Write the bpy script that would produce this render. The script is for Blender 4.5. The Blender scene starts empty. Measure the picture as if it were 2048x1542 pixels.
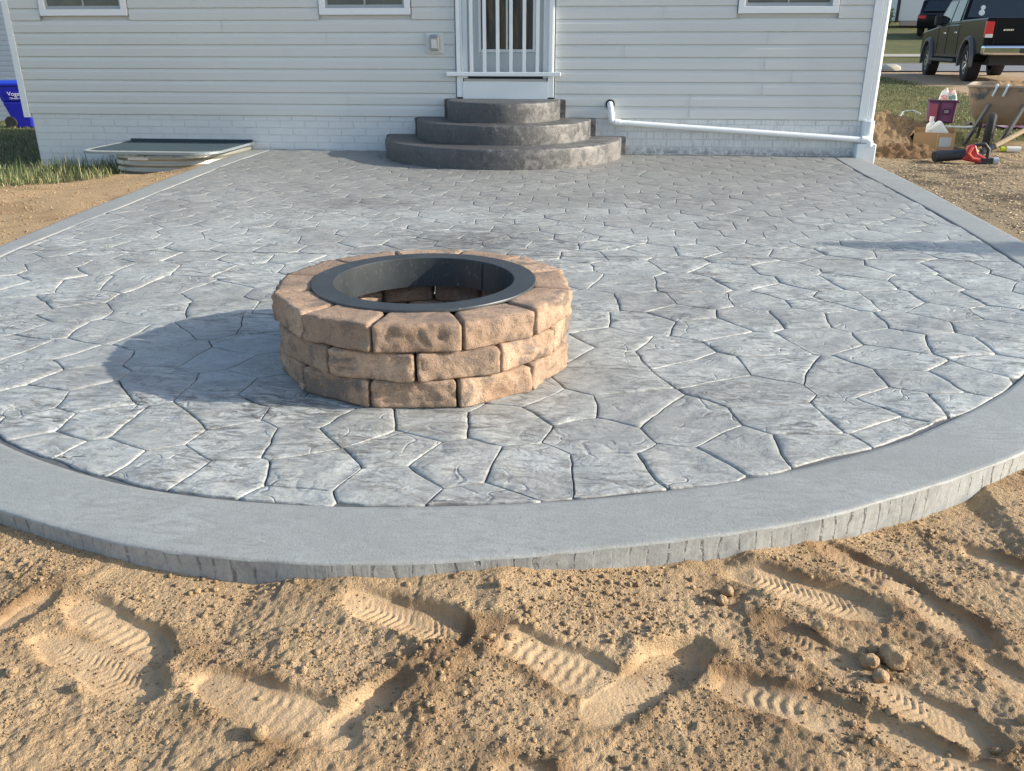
import bpy, bmesh, math, random
import numpy as np
from mathutils import Vector, Matrix
R = math.radians
random.seed(7); rng = np.random.default_rng(7)
sc = bpy.context.scene
col = sc.collection

# ------------------------------------------------------------------ camera, world, sun
cam = bpy.data.cameras.new('camera'); camo = bpy.data.objects.new('camera', cam); col.objects.link(camo)
camo.location = (0, -9.949, 1.1378)
camo.rotation_euler = (R(90 - 21.867), 0, R(5.88))
cam.sensor_width = 36; cam.lens = 36 * 1693.8 / 2048
cam.clip_start = .05; cam.clip_end = 600
cam.dof.use_dof = False
sc.camera = camo
SUN_EL, SUN_BACK = 22.5, -0.9          # elevation; degrees behind the wall plane (negative: in front)
w = bpy.data.worlds.new('World'); sc.world = w; w.use_nodes = True
nt = w.node_tree; nt.nodes.clear()
sky = nt.nodes.new('ShaderNodeTexSky'); sky.sky_type = 'NISHITA'; sky.sun_disc = False
sky.sun_elevation = R(SUN_EL); sky.sun_rotation = R(90 - SUN_BACK)
sky.air_density = 1.0; sky.dust_density = 1.4; sky.ozone_density = 1.0
bg = nt.nodes.new('ShaderNodeBackground'); bg.inputs[1].default_value = 0.135
wo = nt.nodes.new('ShaderNodeOutputWorld')
nt.links.new(sky.outputs[0], bg.inputs[0]); nt.links.new(bg.outputs[0], wo.inputs[0])
sl = bpy.data.lights.new('sun', 'SUN'); slo = bpy.data.objects.new('sun', sl); col.objects.link(slo)
sl.energy = 3.7; sl.angle = R(0.6); sl.color = (1.0, .925, .79)
sd = Vector((math.cos(R(SUN_EL)) * math.cos(R(SUN_BACK)), math.cos(R(SUN_EL)) * math.sin(R(SUN_BACK)), math.sin(R(SUN_EL))))
slo.rotation_euler = sd.to_track_quat('Z', 'Y').to_euler(); slo.location = (20, 0, 9)
vs = sc.view_settings; vs.view_transform = 'Standard'; vs.look = 'None'; vs.gamma = 1; vs.use_curve_mapping = False
vs.exposure = 0.9

# ------------------------------------------------------------------ helpers
def mat(name, base=(.5, .5, .5), rough=.6, metal=0., spec=.5):
    m = bpy.data.materials.new(name); m.use_nodes = True
    p = m.node_tree.nodes['Principled BSDF']
    p.inputs['Base Color'].default_value = (*base, 1); p.inputs['Roughness'].default_value = rough
    p.inputs['Metallic'].default_value = metal; p.inputs['Specular IOR Level'].default_value = spec
    return m
class NB:
    """small node builder"""
    def __init__(s, m): s.m = m; s.t = m.node_tree; s.p = s.t.nodes['Principled BSDF']; s._co = None
    def n(s, k, **kw):
        a = s.t.nodes.new(k)
        for i, v in kw.items(): setattr(a, i, v)
        return a
    def L(s, a, b): s.t.links.new(a, b)
    world = False
    def co(s, kind='Object'):
        if s.world and kind == 'Object':
            if getattr(s, '_g', None) is None: s._g = s.n('ShaderNodeNewGeometry')
            return s._g.outputs['Position']
        if s._co is None: s._co = s.n('ShaderNodeTexCoord')
        return s._co.outputs[kind]
    def mp(s, scale=(1, 1, 1), rot=(0, 0, 0), kind='Object', loc=(0, 0, 0)):
        a = s.n('ShaderNodeMapping'); a.inputs['Scale'].default_value = scale; a.inputs['Rotation'].default_value = rot
        a.inputs['Location'].default_value = loc
        s.L(s.co(kind), a.inputs[0]); return a.outputs[0]
    def noise(s, scale, detail=4, rough=.55, dist=0., vec=None):
        a = s.n('ShaderNodeTexNoise'); a.inputs['Scale'].default_value = scale; a.inputs['Detail'].default_value = detail
        a.inputs['Roughness'].default_value = rough; a.inputs['Distortion'].default_value = dist
        s.L(vec if vec is not None else s.co(), a.inputs['Vector']); return a.outputs[0]
    def vor(s, scale, feature='F1', vec=None):
        a = s.n('ShaderNodeTexVoronoi', feature=feature); a.inputs['Scale'].default_value = scale
        s.L(vec if vec is not None else s.co(), a.inputs['Vector']); return a.outputs[0]
    def ramp(s, fac, stops):
        a = s.n('ShaderNodeValToRGB'); e = a.color_ramp.elements
        while len(e) < len(stops): e.new(.5)
        for i, (p, c) in enumerate(stops):
            e[i].position = p; e[i].color = (*c, 1) if hasattr(c, '__len__') else (c, c, c, 1)
        s.L(fac, a.inputs[0]); return a.outputs[0]
    def mix(s, f, a, b, mode='MIX'):
        x = s.n('ShaderNodeMix', data_type='RGBA', blend_type=mode)
        for i, v in ((0, f), (6, a), (7, b)):
            if hasattr(v, 'links') or hasattr(v, 'is_linked'): s.L(v, x.inputs[i])
            elif hasattr(v, '__len__'): x.inputs[i].default_value = (*v, 1)
            else: x.inputs[i].default_value = v
        return x.outputs[2]
    def math(s, op, a, b=0.):
        x = s.n('ShaderNodeMath', operation=op)
        for i, v in ((0, a), (1, b)):
            if hasattr(v, 'is_linked'): s.L(v, x.inputs[i])
            else: x.inputs[i].default_value = v
        return x.outputs[0]
    def attr(s, name): 
        a = s.n('ShaderNodeAttribute', attribute_name=name); return a.outputs['Fac']
    def rand(s): return s.n('ShaderNodeObjectInfo').outputs['Random']
    def color(s, c): s.L(c, s.p.inputs['Base Color'])
    def rough(s, c): s.L(c, s.p.inputs['Roughness'])
    def bump(s, h, strength=.5, dist=.01, prev=None):
        b = s.n('ShaderNodeBump'); b.inputs['Strength'].default_value = strength; b.inputs['Distance'].default_value = dist
        s.L(h, b.inputs['Height'])
        if prev is not None: s.L(prev, b.inputs['Normal'])
        s.L(b.outputs[0], s.p.inputs['Normal']); return b.outputs[0]

def link(name, me, m=None, parent=None, smooth=False, loc=None):
    if m is not None and not me.materials: me.materials.append(m)
    o = bpy.data.objects.new(name, me); col.objects.link(o)
    if smooth and len(me.polygons): me.polygons.foreach_set('use_smooth', [True] * len(me.polygons))
    if parent is not None: o.parent = parent
    if loc is not None: o.location = loc
    return o
def tag(o, label=None, cat=None, group=None, kind=None):
    if label: o['label'] = label
    if cat: o['category'] = cat
    if group: o['group'] = group
    if kind: o['kind'] = kind
    return o
def empty(name, loc=(0, 0, 0), rz=0., label=None, cat=None, group=None):
    o = bpy.data.objects.new(name, None); col.objects.link(o); o.location = loc; o.rotation_euler = (0, 0, rz)
    o.empty_display_size = .1
    return tag(o, label, cat, group)
class MB:
    """collects shapes for one mesh"""
    def __init__(s): s.v = []; s.f = []
    def add(s, vs, fs):
        k = len(s.v); s.v += [tuple(q) for q in vs]; s.f += [tuple(i + k for i in f) for f in fs]; return s
    def box(s, x0, x1, y0, y1, z0, z1, M=None):
        v = [(x, y, z) for x in (x0, x1) for y in (y0, y1) for z in (z0, z1)]
        if M is not None: v = [M @ Vector(q) for q in v]
        return s.add(v, [(0, 1, 3, 2), (4, 6, 7, 5), (0, 4, 5, 1), (2, 3, 7, 6), (0, 2, 6, 4), (1, 5, 7, 3)])
    def bar(s, a, b, wd, th=None, up=(0, 0, 1)):
        a = Vector(a); b = Vector(b); d = b - a; z = d.normalized(); x = z.cross(Vector(up))
        if x.length < 1e-4: x = z.cross(Vector((1, 0, 0)))
        x.normalize(); y = z.cross(x); th = th or wd
        v = [p + x * i * wd / 2 + y * j * th / 2 for p in (a, b) for i, j in ((-1, -1), (1, -1), (1, 1), (-1, 1))]
        return s.add(v, [(3, 2, 1, 0), (4, 5, 6, 7), (0, 1, 5, 4), (1, 2, 6, 5), (2, 3, 7, 6), (3, 0, 4, 7)])
    def tube(s, pts, r, n=12, cap=True):
        pts = [Vector(p) for p in pts]; rs = r if hasattr(r, '__len__') else [r] * len(pts)
        vs = []; up = None
        for i, p in enumerate(pts):
            d = (pts[min(i + 1, len(pts) - 1)] - pts[max(i - 1, 0)]).normalized()
            if up is None: up = d.orthogonal().normalized()
            up = (up - d * up.dot(d)).normalized(); sd_ = d.cross(up)
            vs += [p + (up * math.cos(t) + sd_ * math.sin(t)) * rs[i] for t in (2 * math.pi * k / n for k in range(n))]
        fs = [(i * n + k, i * n + (k + 1) % n, (i + 1) * n + (k + 1) % n, (i + 1) * n + k) for i in range(len(pts) - 1) for k in range(n)]
        if cap: fs += [tuple(range(n - 1, -1, -1)), tuple(range((len(pts) - 1) * n, len(pts) * n))]
        return s.add(vs, fs)
    def lathe(s, prof, n=32, M=None, closed=False):
        vs = [(r * math.cos(2 * math.pi * k / n), r * math.sin(2 * math.pi * k / n), z) for r, z in prof for k in range(n)]
        if M is not None: vs = [M @ Vector(q) for q in vs]
        m = len(prof); rows = m if closed else m - 1
        return s.add(vs, [(i * n + k, i * n + (k + 1) % n, ((i + 1) % m) * n + (k + 1) % n, ((i + 1) % m) * n + k) for i in range(rows) for k in range(n)])
    def prism(s, poly, a, b, M=None):
        """poly in (u,v) extruded along w from a to b: vertices (w,u,v)"""
        n = len(poly); vs = [(a, u, v) for u, v in poly] + [(b, u, v) for u, v in poly]
        if M is not None: vs = [M @ Vector(q) for q in vs]
        return s.add(vs, [tuple(range(n)), tuple(range(2 * n - 1, n - 1, -1))] + [(i, i + n, (i + 1) % n + n, (i + 1) % n) for i in range(n)])
    def mesh(s, name):
        me = bpy.data.meshes.new(name); me.from_pydata(s.v, [], s.f); me.update()
        bm = bmesh.new(); bm.from_mesh(me); bmesh.ops.recalc_face_normals(bm, faces=bm.faces); bm.to_mesh(me); bm.free(); return me
    def build(s, name, m, parent=None, smooth=False, bevel=0., seg=2, auto=True, loc=None):
        me = s.mesh(name)
        o = link(name, me, m, parent, smooth, loc)
        if bevel:
            b = o.modifiers.new('bevel', 'BEVEL'); b.width = bevel; b.segments = seg; b.limit_method = 'ANGLE'; b.angle_limit = R(35)
            b.harden_normals = False
        if smooth and auto:
            bm = bmesh.new(); bm.from_mesh(me)
            for e in bm.edges:
                if len(e.link_faces) == 2 and e.calc_face_angle(0) > R(38): e.smooth = False
            bm.to_mesh(me); bm.free()
        return o

def vnoise(x, y, seed=0):
    """smooth value noise, vectorised"""
    xi = np.floor(x).astype(np.int64); yi = np.floor(y).astype(np.int64); fx = x - xi; fy = y - yi
    def h(a, b):
        n = (a * 374761393 + b * 668265263 + seed * 1442695041) & 0xffffffff
        n = ((n ^ (n >> 13)) * 1274126177) & 0xffffffff
        n = n ^ (n >> 16); return (n & 0xffff) / 32767.5 - 1
    u = fx * fx * fx * (fx * (fx * 6 - 15) + 10); v = fy * fy * fy * (fy * (fy * 6 - 15) + 10)
    return (h(xi, yi) * (1 - u) + h(xi + 1, yi) * u) * (1 - v) + (h(xi, yi + 1) * (1 - u) + h(xi + 1, yi + 1) * u) * v
def fbm(x, y, sc_=1., oct_=4, seed=0, gain=.5):
    x = np.asarray(x, float); y = np.asarray(y, float)
    a = 1.; t = 0.; s = sc_
    for i in range(oct_):
        t = t + a * vnoise(x * s + i * 17.3, y * s - i * 9.1, seed + i); a *= gain; s *= 2.03
    return t
def sstep(a, b, x):
    t = np.clip((x - a) / (b - a), 0, 1); return t * t * (3 - 2 * t)

# ------------------------------------------------------------------ patio outlines
def catmull(P, step=.05):
    P = np.array(P, float); out = []
    for i in range(len(P) - 1):
        p0 = P[max(i - 1, 0)]; p1 = P[i]; p2 = P[i + 1]; p3 = P[min(i + 2, len(P) - 1)]
        n = max(2, int(np.hypot(*(p2 - p1)) / step))
        for k in range(n):
            t = k / n
            out.append(.5 * ((2 * p1) + (p2 - p0) * t + (2 * p0 - 5 * p1 + 4 * p2 - p3) * t * t + (-p0 + 3 * p1 - 3 * p2 + p3) * t ** 3))
    out.append(P[-1]); return np.array(out)
OUT = [(-4.10, .06), (-4.08, -1.29), (-3.84, -3.7), (-3.62, -5.3), (-3.45, -6.1), (-3.1, -6.95), (-2.55, -7.6), (-2.0, -7.97), (-1.545, -8.145), (-1.098, -8.273), (-.70, -8.3),
       (-.445, -8.278), (-.218, -8.233), (.015, -8.172), (.475, -8.02), (.844, -7.82), (1.301, -7.506), (1.82, -7.02), (2.27, -6.3), (2.52, -5.55), (2.62, -4.9), (2.65, -4.3),
       (2.76, -2.28), (2.82, -.41), (2.84, .06)]
INN = [(-3.87, .05), (-3.84, -1.18), (-3.635, -3.5), (-3.54, -4.54), (-3.45, -5.41), (-3.25, -6.1), (-2.9, -6.8), (-2.4, -7.38), (-1.837, -7.731), (-1.624, -7.841), (-1.302, -7.962), (-1.0, -8.015),
       (-.7, -8.022), (-.455, -8.0), (-.104, -7.938), (.194, -7.85), (.473, -7.737), (.74, -7.59), (1.05, -7.37), (1.542, -6.88), (1.97, -6.2), (2.22, -5.6), (2.33, -5.13),
       (2.395, -4.38), (2.45, -3.19), (2.485, -1.11), (2.54, .05)]
outl = catmull(OUT, .03); innl = catmull(INN, .04)
def inside(poly, x, y):
    r = np.zeros(x.shape, bool); n = len(poly); j = n - 1
    for i in range(n):
        xi, yi = poly[i]; xj, yj = poly[j]
        c = ((yi > y) != (yj > y)) & (x < (xj - xi) * (y - yi) / (yj - yi + 1e-12) + xi); r ^= c; j = i
    return r
def edge_dist(poly, x, y):
    d = np.full(x.shape, 1e9)
    for i in range(len(poly) - 1):
        a = poly[i]; b = poly[i + 1]; ab = b - a; L2 = ab @ ab + 1e-12
        t = np.clip(((x - a[0]) * ab[0] + (y - a[1]) * ab[1]) / L2, 0, 1)
        d = np.minimum(d, np.hypot(x - a[0] - t * ab[0], y - a[1] - t * ab[1]))
    return d

# ------------------------------------------------------------------ terrain
CX = [-3.0, -1.557, -1.403, -1.086, -.971, -.793, -.733, -.56, -.448, -.296, -.25, -.194, -.077, .159, .347, .416, .542, .648, .77, .937, 1.104, 1.159, 1.316, 2.2]
CZ = [-.045, -.052, -.052, -.062, -.068, -.080, -.064, -.044, -.050, -.040, -.046, -.034, -.056, -.074, -.086, -.066, -.076, -.088, -.098, -.108, -.100, -.072, -.070, -.06]
def terrain(x, y):
    x = np.asarray(x, float); y = np.asarray(y, float)
    front = np.interp(x, CX, CZ)
    front = front * np.exp(-np.clip(-y - 8.3 + .35 * (x + .7) ** 2 * .5, 0, 9) * 3) + -.085 * (1 - np.exp(-np.clip(-y - 8.3 + .35 * (x + .7) ** 2 * .5, 0, 9) * 3))
    left = -.03 - .10 * sstep(-4.15, -4.9, x) * sstep(-3.2, -1.3, y) - .04 * sstep(-4.6, -6.6, x) - .05 * np.clip(y + 1, 0, 12) * sstep(-4, -6, x)
    right = np.interp(y, [-9, 0, 12, 18, 25, 27, 28.5, 32, 45, 60, 300], [-.05, -.05, .34, .38, .5, .71, .9, 1.08, 2.1, 3.2, 20.])
    k = sstep(-6.2, -7.3, y)                      # 1 in front of the patio
    side = left * (1 - sstep(-1.5, 1.5, x)) + right * sstep(-1.5, 1.5, x)
    return side * (1 - k) + front * k
def coarse(x, y):
    return terrain(x, y) + .012 * fbm(x, y, 1.7, 4, 3) + .006 * fbm(x, y, 9, 3, 5) * (np.abs(x) < 12)

def grid_mesh(name, xs, ys, Z, drop=None):
    nx, ny = len(xs), len(ys); X, Y = np.meshgrid(xs, ys)
    co = np.stack([X, Y, Z], -1).reshape(-1, 3)
    i = np.arange((ny - 1) * (nx - 1)); r = i // (nx - 1); c = i % (nx - 1); a = r * nx + c
    q = np.stack([a, a + 1, a + nx + 1, a + nx], 1)
    if drop is not None:
        dv = drop.reshape(-1); q = q[~(dv[q].all(1))]
        used = np.unique(q); remap = -np.ones(len(co), int); remap[used] = np.arange(len(used)); co = co[used]; q = remap[q]
    else: used = np.arange(len(co))
    me = bpy.data.meshes.new(name); me.vertices.add(len(co)); me.vertices.foreach_set('co', co.ravel())
    me.loops.add(q.size); me.loops.foreach_set('vertex_index', q.ravel().astype(np.int32))
    me.polygons.add(len(q)); me.polygons.foreach_set('loop_start', np.arange(0, q.size, 4, dtype=np.int32)); me.polygons.foreach_set('loop_total', np.full(len(q), 4, np.int32))
    me.update(); me.validate(); return me, used
def fattr(me, name, vals):
    a = me.attributes.new(name, 'FLOAT', 'POINT'); a.data.foreach_set('value', np.asarray(vals, np.float32))

# materials: soil
def soil_mat(fine):
    m = mat('soil', rough=.95, spec=.15); b = NB(m)
    n1 = b.noise(5, 6, .6); n2 = b.noise(60, 5, .65); n3 = b.noise(330, 3, .6)
    dry = b.mix(n2, (.46, .312, .175), (.64, .468, .285)); dry = b.mix(b.ramp(n1, [(.35, 0), (.65, 1)]), b.mix(n3, (.43, .30, .17), (.58, .425, .26)), dry)
    damp = b.mix(n2, (.20, .125, .07), (.36, .235, .13))
    c = b.mix(b.attr('damp'), dry, damp)
    if not fine:
        g = b.mix(b.noise(2.2, 5, .65), (.10, .125, .05), (.22, .22, .11)); g = b.mix(b.ramp(b.noise(.7, 5, .6), [(.42, 0), (.68, 1)]), g, (.27, .22, .11))
        g = b.mix(b.ramp(n2, [(.3, 0), (.8, 1)]), g, (.05, .06, .02))
        c = b.mix(b.attr('grass'), c, g)
        s = b.mix(n3, (.12, .085, .05), (.60, .48, .32)); s = b.mix(b.ramp(b.noise(1.6, 4, .6), [(.5, 0), (.62, 1)]), s, b.mix(n2, (.06, .05, .04), (.22, .17, .12)))
        c = b.mix(b.attr('chips'), c, s)
        c = b.mix(b.attr('gravel'), c, b.mix(n3, (.28, .20, .13), (.62, .47, .33)))
    b.color(c)
    if fine: c = b.mix(b.ramp(b.noise(9, 6, .7), [(.46, 0), (.64, .45)]), c, b.mix(n3, (.27, .17, .09), (.45, .30, .17))); b.color(c)
    h = b.math('ADD', b.math('MULTIPLY', n3, .35), b.math('ADD', b.math('MULTIPLY', b.vor(160), .3), b.math('MULTIPLY', b.noise(120, 5, .7), .9)))
    if fine: h = b.math('MULTIPLY', h, b.math('SUBTRACT', 1., b.math('MULTIPLY', b.attr('pressed'), .75)))
    b.bump(h, 1., .011 if fine else .02)
    return m
MSOIL = soil_mat(True); MGROUND = soil_mat(False)
xs = np.concatenate([-np.geomspace(200, 9.2, 22), np.arange(-9, 6.5, .05), np.geomspace(6.6, 260, 60)])
ys = np.concatenate([-np.geomspace(60, 10.2, 10), np.arange(-10, 4.5, .05), np.geomspace(4.6, 300, 80)])
X, Y = np.meshgrid(xs, ys); Z = coarse(X, Y)
op = np.vstack([outl, [[2.84, 9.5], [-6.8, 9.5], [-6.8, .06]]])
insd = inside(op, X, Y); ed = edge_dist(np.vstack([op, op[:1]]), X, Y)
Z = np.where(insd & (ed > .07), -.32, Z)
inpatch = (X > -2.7) & (X < 1.95) & (Y < -6.75) & (Y > -9.15)
Z = np.where(inpatch, Z - .05, Z)
well = (X > -5.38) & (X < -4.05) & (Y > -1.1) & (Y < .1); Z = np.where(well, -.5, Z)
Z = np.where((Z > -.1) & (Y > .05) & (X > -7) & (X < 2.8), -.3, Z)
me, used = grid_mesh('ground', xs, ys, Z)
gx, gy = X.ravel(), Y.ravel(); wob = .25 * fbm(gx, gy, 1.3, 3, 9)
lg = sstep(0, .35, -(gx + 5.15 + .0 * gy) + wob * .5 - .45 * sstep(-1.8, -3.2, gy) * 1.6) * sstep(-5, -4, gy)   # left grass
lg = np.maximum(lg, (gx < -6.2).astype(float) * sstep(-5, -4.5, gy))
rg = sstep(.6, 1.8, gy + wob * 2) * (gx > 2.5)
road = (gx > 2) & (gy > 18.3) & (gy < 24.8); drive = (gx > 7.4 + wob) & (gy > 8.2 + wob * 2) & (gy < 18.5)
grass = np.clip(lg + rg, 0, 1); grass[road | drive] = 0; grass[gy > 24.8] = 1
chips = (gx > 2.6).astype(float) * sstep(1.6, .3, gy + wob) * .95
fattr(me, 'grass', grass); fattr(me, 'chips', chips); fattr(me, 'gravel', (road | drive).astype(float))
dm = np.clip(fbm(gx, gy, 1.9, 4, 21) * 1.2 - .35, 0, .5)
fattr(me, 'damp', dm)
g = link('ground', me, MGROUND, smooth=True); tag(g, 'bare soil and lawn around the patio', kind='structure')

# road, sidewalk
masph = mat('asphalt', (.16, .165, .17), .9); NB(masph).bump(NB(masph).noise(60), .4, .01)
mwalk = mat('sidewalk_concrete', (.36, .34, .29), .85)
def strip(name, y0, y1, m, dz=.02, x0=3, x1=80, skew=0.0):
    v = []; f = []
    X_ = np.linspace(x0, x1, 40); Ys = np.linspace(y0, y1, 5)
    for y in Ys:
        for x in X_: v.append((x, y + skew * (x - 15), float(terrain(x, y + skew * (x - 15))) + dz))
    n = len(X_)
    for j in range(4):
        for i in range(n - 1): f.append((j * n + i, j * n + i + 1, (j + 1) * n + i + 1, (j + 1) * n + i))
    o = MB().add(v, f).build(name, m, smooth=True); tag(o, kind='structure'); return o
strip('road', 18.6, 24.8, masph, .035)
strip('sidewalk', 27.0, 27.7, mwalk, .03)

# ------------------------------------------------------------------ foreground soil, with boot prints
px = np.arange(-2.75, 2.0, .0042); py = np.arange(-9.2, -6.7, .0042)
X, Y = np.meshgrid(px, py)
Zb = terrain(X, Y)
ins = inside(op, X, Y); ed = np.full(X.shape, 9.); near = np.abs(np.hypot(X + .73, Y + 5.3) - 2.98) < .7
ed[near] = edge_dist(outl, X[near], Y[near])
de = np.where(ins, -ed, ed)
H_ = .0042 * fbm(X, Y, 3.2, 3, 31) + .0026 * fbm(X, Y, 11, 3, 32) + .0042 * np.abs(fbm(X, Y, 34, 3, 33)) + .0018 * fbm(X, Y, 85, 2, 34)
H_ *= .35 + .65 * sstep(0, .22, de)
damp = np.clip(fbm(X, Y, 3.0, 4, 41) * .9 - .15, 0, .6)
pressed = np.zeros_like(H_)
def stamp(a, b, W=.105, depth=.028, tread='chev', k=1., tilt=0., rimh=.0065):
    global H_, damp, pressed
    a = np.array(a[:2]); b = np.array(b[:2]); c = (a + b) / 2; L = np.hypot(*(b - a)) / 2 + .015; t = (b - a) / np.hypot(*(b - a)); n = np.array([-t[1], t[0]])
    m = (np.abs(X - c[0]) < .32) & (np.abs(Y - c[1]) < .32)
    x = X[m] - c[0]; y = Y[m] - c[1]; u = x * t[0] + y * t[1]; v = x * n[0] + y * n[1]
    wob = .0035 * fbm(X[m], Y[m], 16, 3, 51)
    un = np.clip(u / L, -1.3, 1.3); wd = W * np.interp(un, [-1, -.55, -.1, .45, 1], [.36, .40, .36, .5, .40])
    s = (np.abs(un) ** 3 + np.abs(v / wd) ** 2.6) ** (1 / 2.8)          # 1 on the outline
    dd = (s - 1) * wd + wob
    inn = 1 - sstep(-.003, .009, dd); pressed[m] = np.maximum(pressed[m] * (1 - .5 * np.exp(-(dd / .02) ** 2)), inn)
    rim = np.exp(-((dd - .017) / .013) ** 2) * rimh * .5 * (1 + .6 * fbm(X[m], Y[m], 30, 2, 52))
    if tread == 'chev': tr = np.sin((u + np.abs(v) * .55) * 2 * math.pi / .0155)
    elif tread == 'zig': tr = np.sin((u + .008 * np.abs(((v / .02) % 2) - 1)) * 2 * math.pi / .026); tr = np.sign(tr) * np.abs(tr) ** .5 * .8
    else: tr = 0 * u
    tr = tr * .0024 * (1 - sstep(-.022, -.008, dd)) * (.35 + .65 * sstep(-.2, .25, fbm(X[m], Y[m], 14, 2, 53)))
    base = float(np.average(H_[m], weights=inn + 1e-4))
    flat = base - depth * .60 * (1 + tilt * un) + .0006 * fbm(X[m], Y[m], 60, 2, 54)
    H_[m] = H_[m] * (1 - inn) + (flat + tr * k) * inn + rim
    edge = np.exp(-((dd - .008) / .02) ** 2) * .8
    damp[m] = np.clip(damp[m] * (1 - inn * .9) + edge * (fbm(X[m], Y[m], 9, 2, 55) * .6 + .35), 0, 1)
def blob(x, y, rx, ry, h, ang=0., dampv=0., seed=0):
    global H_, damp
    m = (np.abs(X - x) < max(rx, ry) * 2.6) & (np.abs(Y - y) < max(rx, ry) * 2.6)
    ca, sa = math.cos(R(ang)), math.sin(R(ang)); u = (X[m] - x) * ca + (Y[m] - y) * sa; v = -(X[m] - x) * sa + (Y[m] - y) * ca
    e = np.exp(-((u / rx) ** 2 + (v / ry) ** 2) * (1 + .5 * fbm(X[m], Y[m], 14, 3, 60 + seed)))
    H_[m] += .42 * h * e * (1 + .35 * np.abs(fbm(X[m], Y[m], 45, 3, 61 + seed))); damp[m] = np.clip(damp[m] + dampv * e, 0, 1)
# mounds and scoops first, prints on top
blob(-.335, -8.62, .06, .09, .03, 10, .9, 1); blob(-.28, -8.56, .09, .05, .022, -30, .8, 2); blob(-.62, -8.52, .12, .05, .018, -20, .2, 3)
blob(-.12, -8.33, .16, .05, .014, -15, .1, 4); blob(.1, -8.36, .2, .04, .016, -25, .2, 5); blob(.48, -8.1, .14, .035, .02, -20, .5, 6); blob(.62, -8.14, .1, .035, .022, -30, .4, 7)
blob(.33, -8.52, .07, .06, .022, 0, .8, 8); blob(-.82, -8.55, .06, .06, .016, 0, .7, 9); blob(-1.3, -8.38, .1, .06, .02, 20, .4, 10); blob(.9, -8.1, .12, .04, .018, -40, .2, 11)
blob(1.2, -7.95, .15, .06, .022, -30, .3, 12); blob(-.25, -8.26, .05, .05, .016, 0, .2, 13); blob(.86, -8.6, .05, .12, .018, 15, .3, 14); blob(-.48, -8.78, .05, .03, .016, 0, .3, 15)
blob(.6, -8.48, .1, .05, -.018, -30, .2, 16)
stamp((-1.165, -8.43), (-.895, -8.575), .125, .028, 'zig', .9, .5)
stamp((-1.16, -8.55), (-.87, -8.665), .12, .018, 'chev', 1, .5)
stamp((-.535, -8.365), (-.265, -8.445), .12, .036, 'chev', 1.2, .75, .010)
stamp((-.21, -8.425), (.075, -8.57), .13, .026, 'zig', .8, -.1)
stamp((.02, -8.655), (.245, -8.42), .13, .030, 'chev', 1, .9, .008)
stamp((-.765, -8.635), (-.44, -8.755), .138, .027, 'zig', .8, .15)
stamp((-.47, -8.72), (-.375, -8.61), .065, .034, '', 1, .2)
stamp((.38, -8.135), (.67, -8.25), .12, .024, 'chev', 1.1, .2, .009)
stamp((.62, -7.985), (.79, -8.14), .11, .024, 'chev', 1.1, .6, .008)
stamp((.74, -8.12), (.885, -8.32), .12, .022, 'chev', 1, .8)
stamp((.29, -8.53), (.53, -8.61), .11, .016, 'zig', 1)
stamp((.43, -8.33), (.60, -8.50), .10, .014, 'chev', 1)
stamp((.60, -8.50), (.77, -8.64), .11, .02, 'chev', 1, .8)
stamp((.58, -8.62), (.82, -8.80), .10, .02, 'chev', 1.1)
stamp((.85, -8.40), (1.02, -8.62), .10, .02, 'chev', 1)
stamp((-1.32, -8.60), (-1.25, -8.42), .07, .022, 'chev', 1)
stamp((-1.62, -8.42), (-1.38, -8.62), .10, .024, 'chev', 1)
stamp((1.1, -8.03), (1.34, -8.2), .10, .02, 'chev', 1)
stamp((-.12, -8.80), (.12, -8.93), .10, .02, 'zig', 1)
stamp((1.0, -7.95), (1.18, -8.12), .10, .018, 'zig', 1)
stamp((-1.75, -8.25), (-1.55, -8.38), .10, .02, 'zig', 1)
H_ = H_ + .0014 * fbm(X, Y, 130, 2, 71) * (1 - .8 * pressed)
fade = np.minimum(np.minimum(sstep(-2.75, -2.5, X), sstep(2.0, 1.8, X)), sstep(-9.2, -9.05, Y))
Zp = Zb + H_ * fade - .03 * (1 - fade) + .004
Zp = np.where(de < -.012, np.minimum(Zp, -.11), Zp)
me, used = grid_mesh('soil_patch', px, py, Zp, drop=(de < -.03))
fattr(me, 'damp', damp.ravel()[used]); fattr(me, 'pressed', pressed.ravel()[used])
o = link('trodden_soil', me, MSOIL, smooth=True); tag(o, 'loose tan soil full of boot prints in front of the patio', kind='structure')
from_x, from_y = px[0], py[0]
def soil_z(x, y):
    i = np.clip(((np.asarray(x) - from_x) / .0042).astype(int), 0, len(px) - 1); j = np.clip(((np.asarray(y) - from_y) / .0042).astype(int), 0, len(py) - 1)
    return Zp[j, i], de[j, i]

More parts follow.
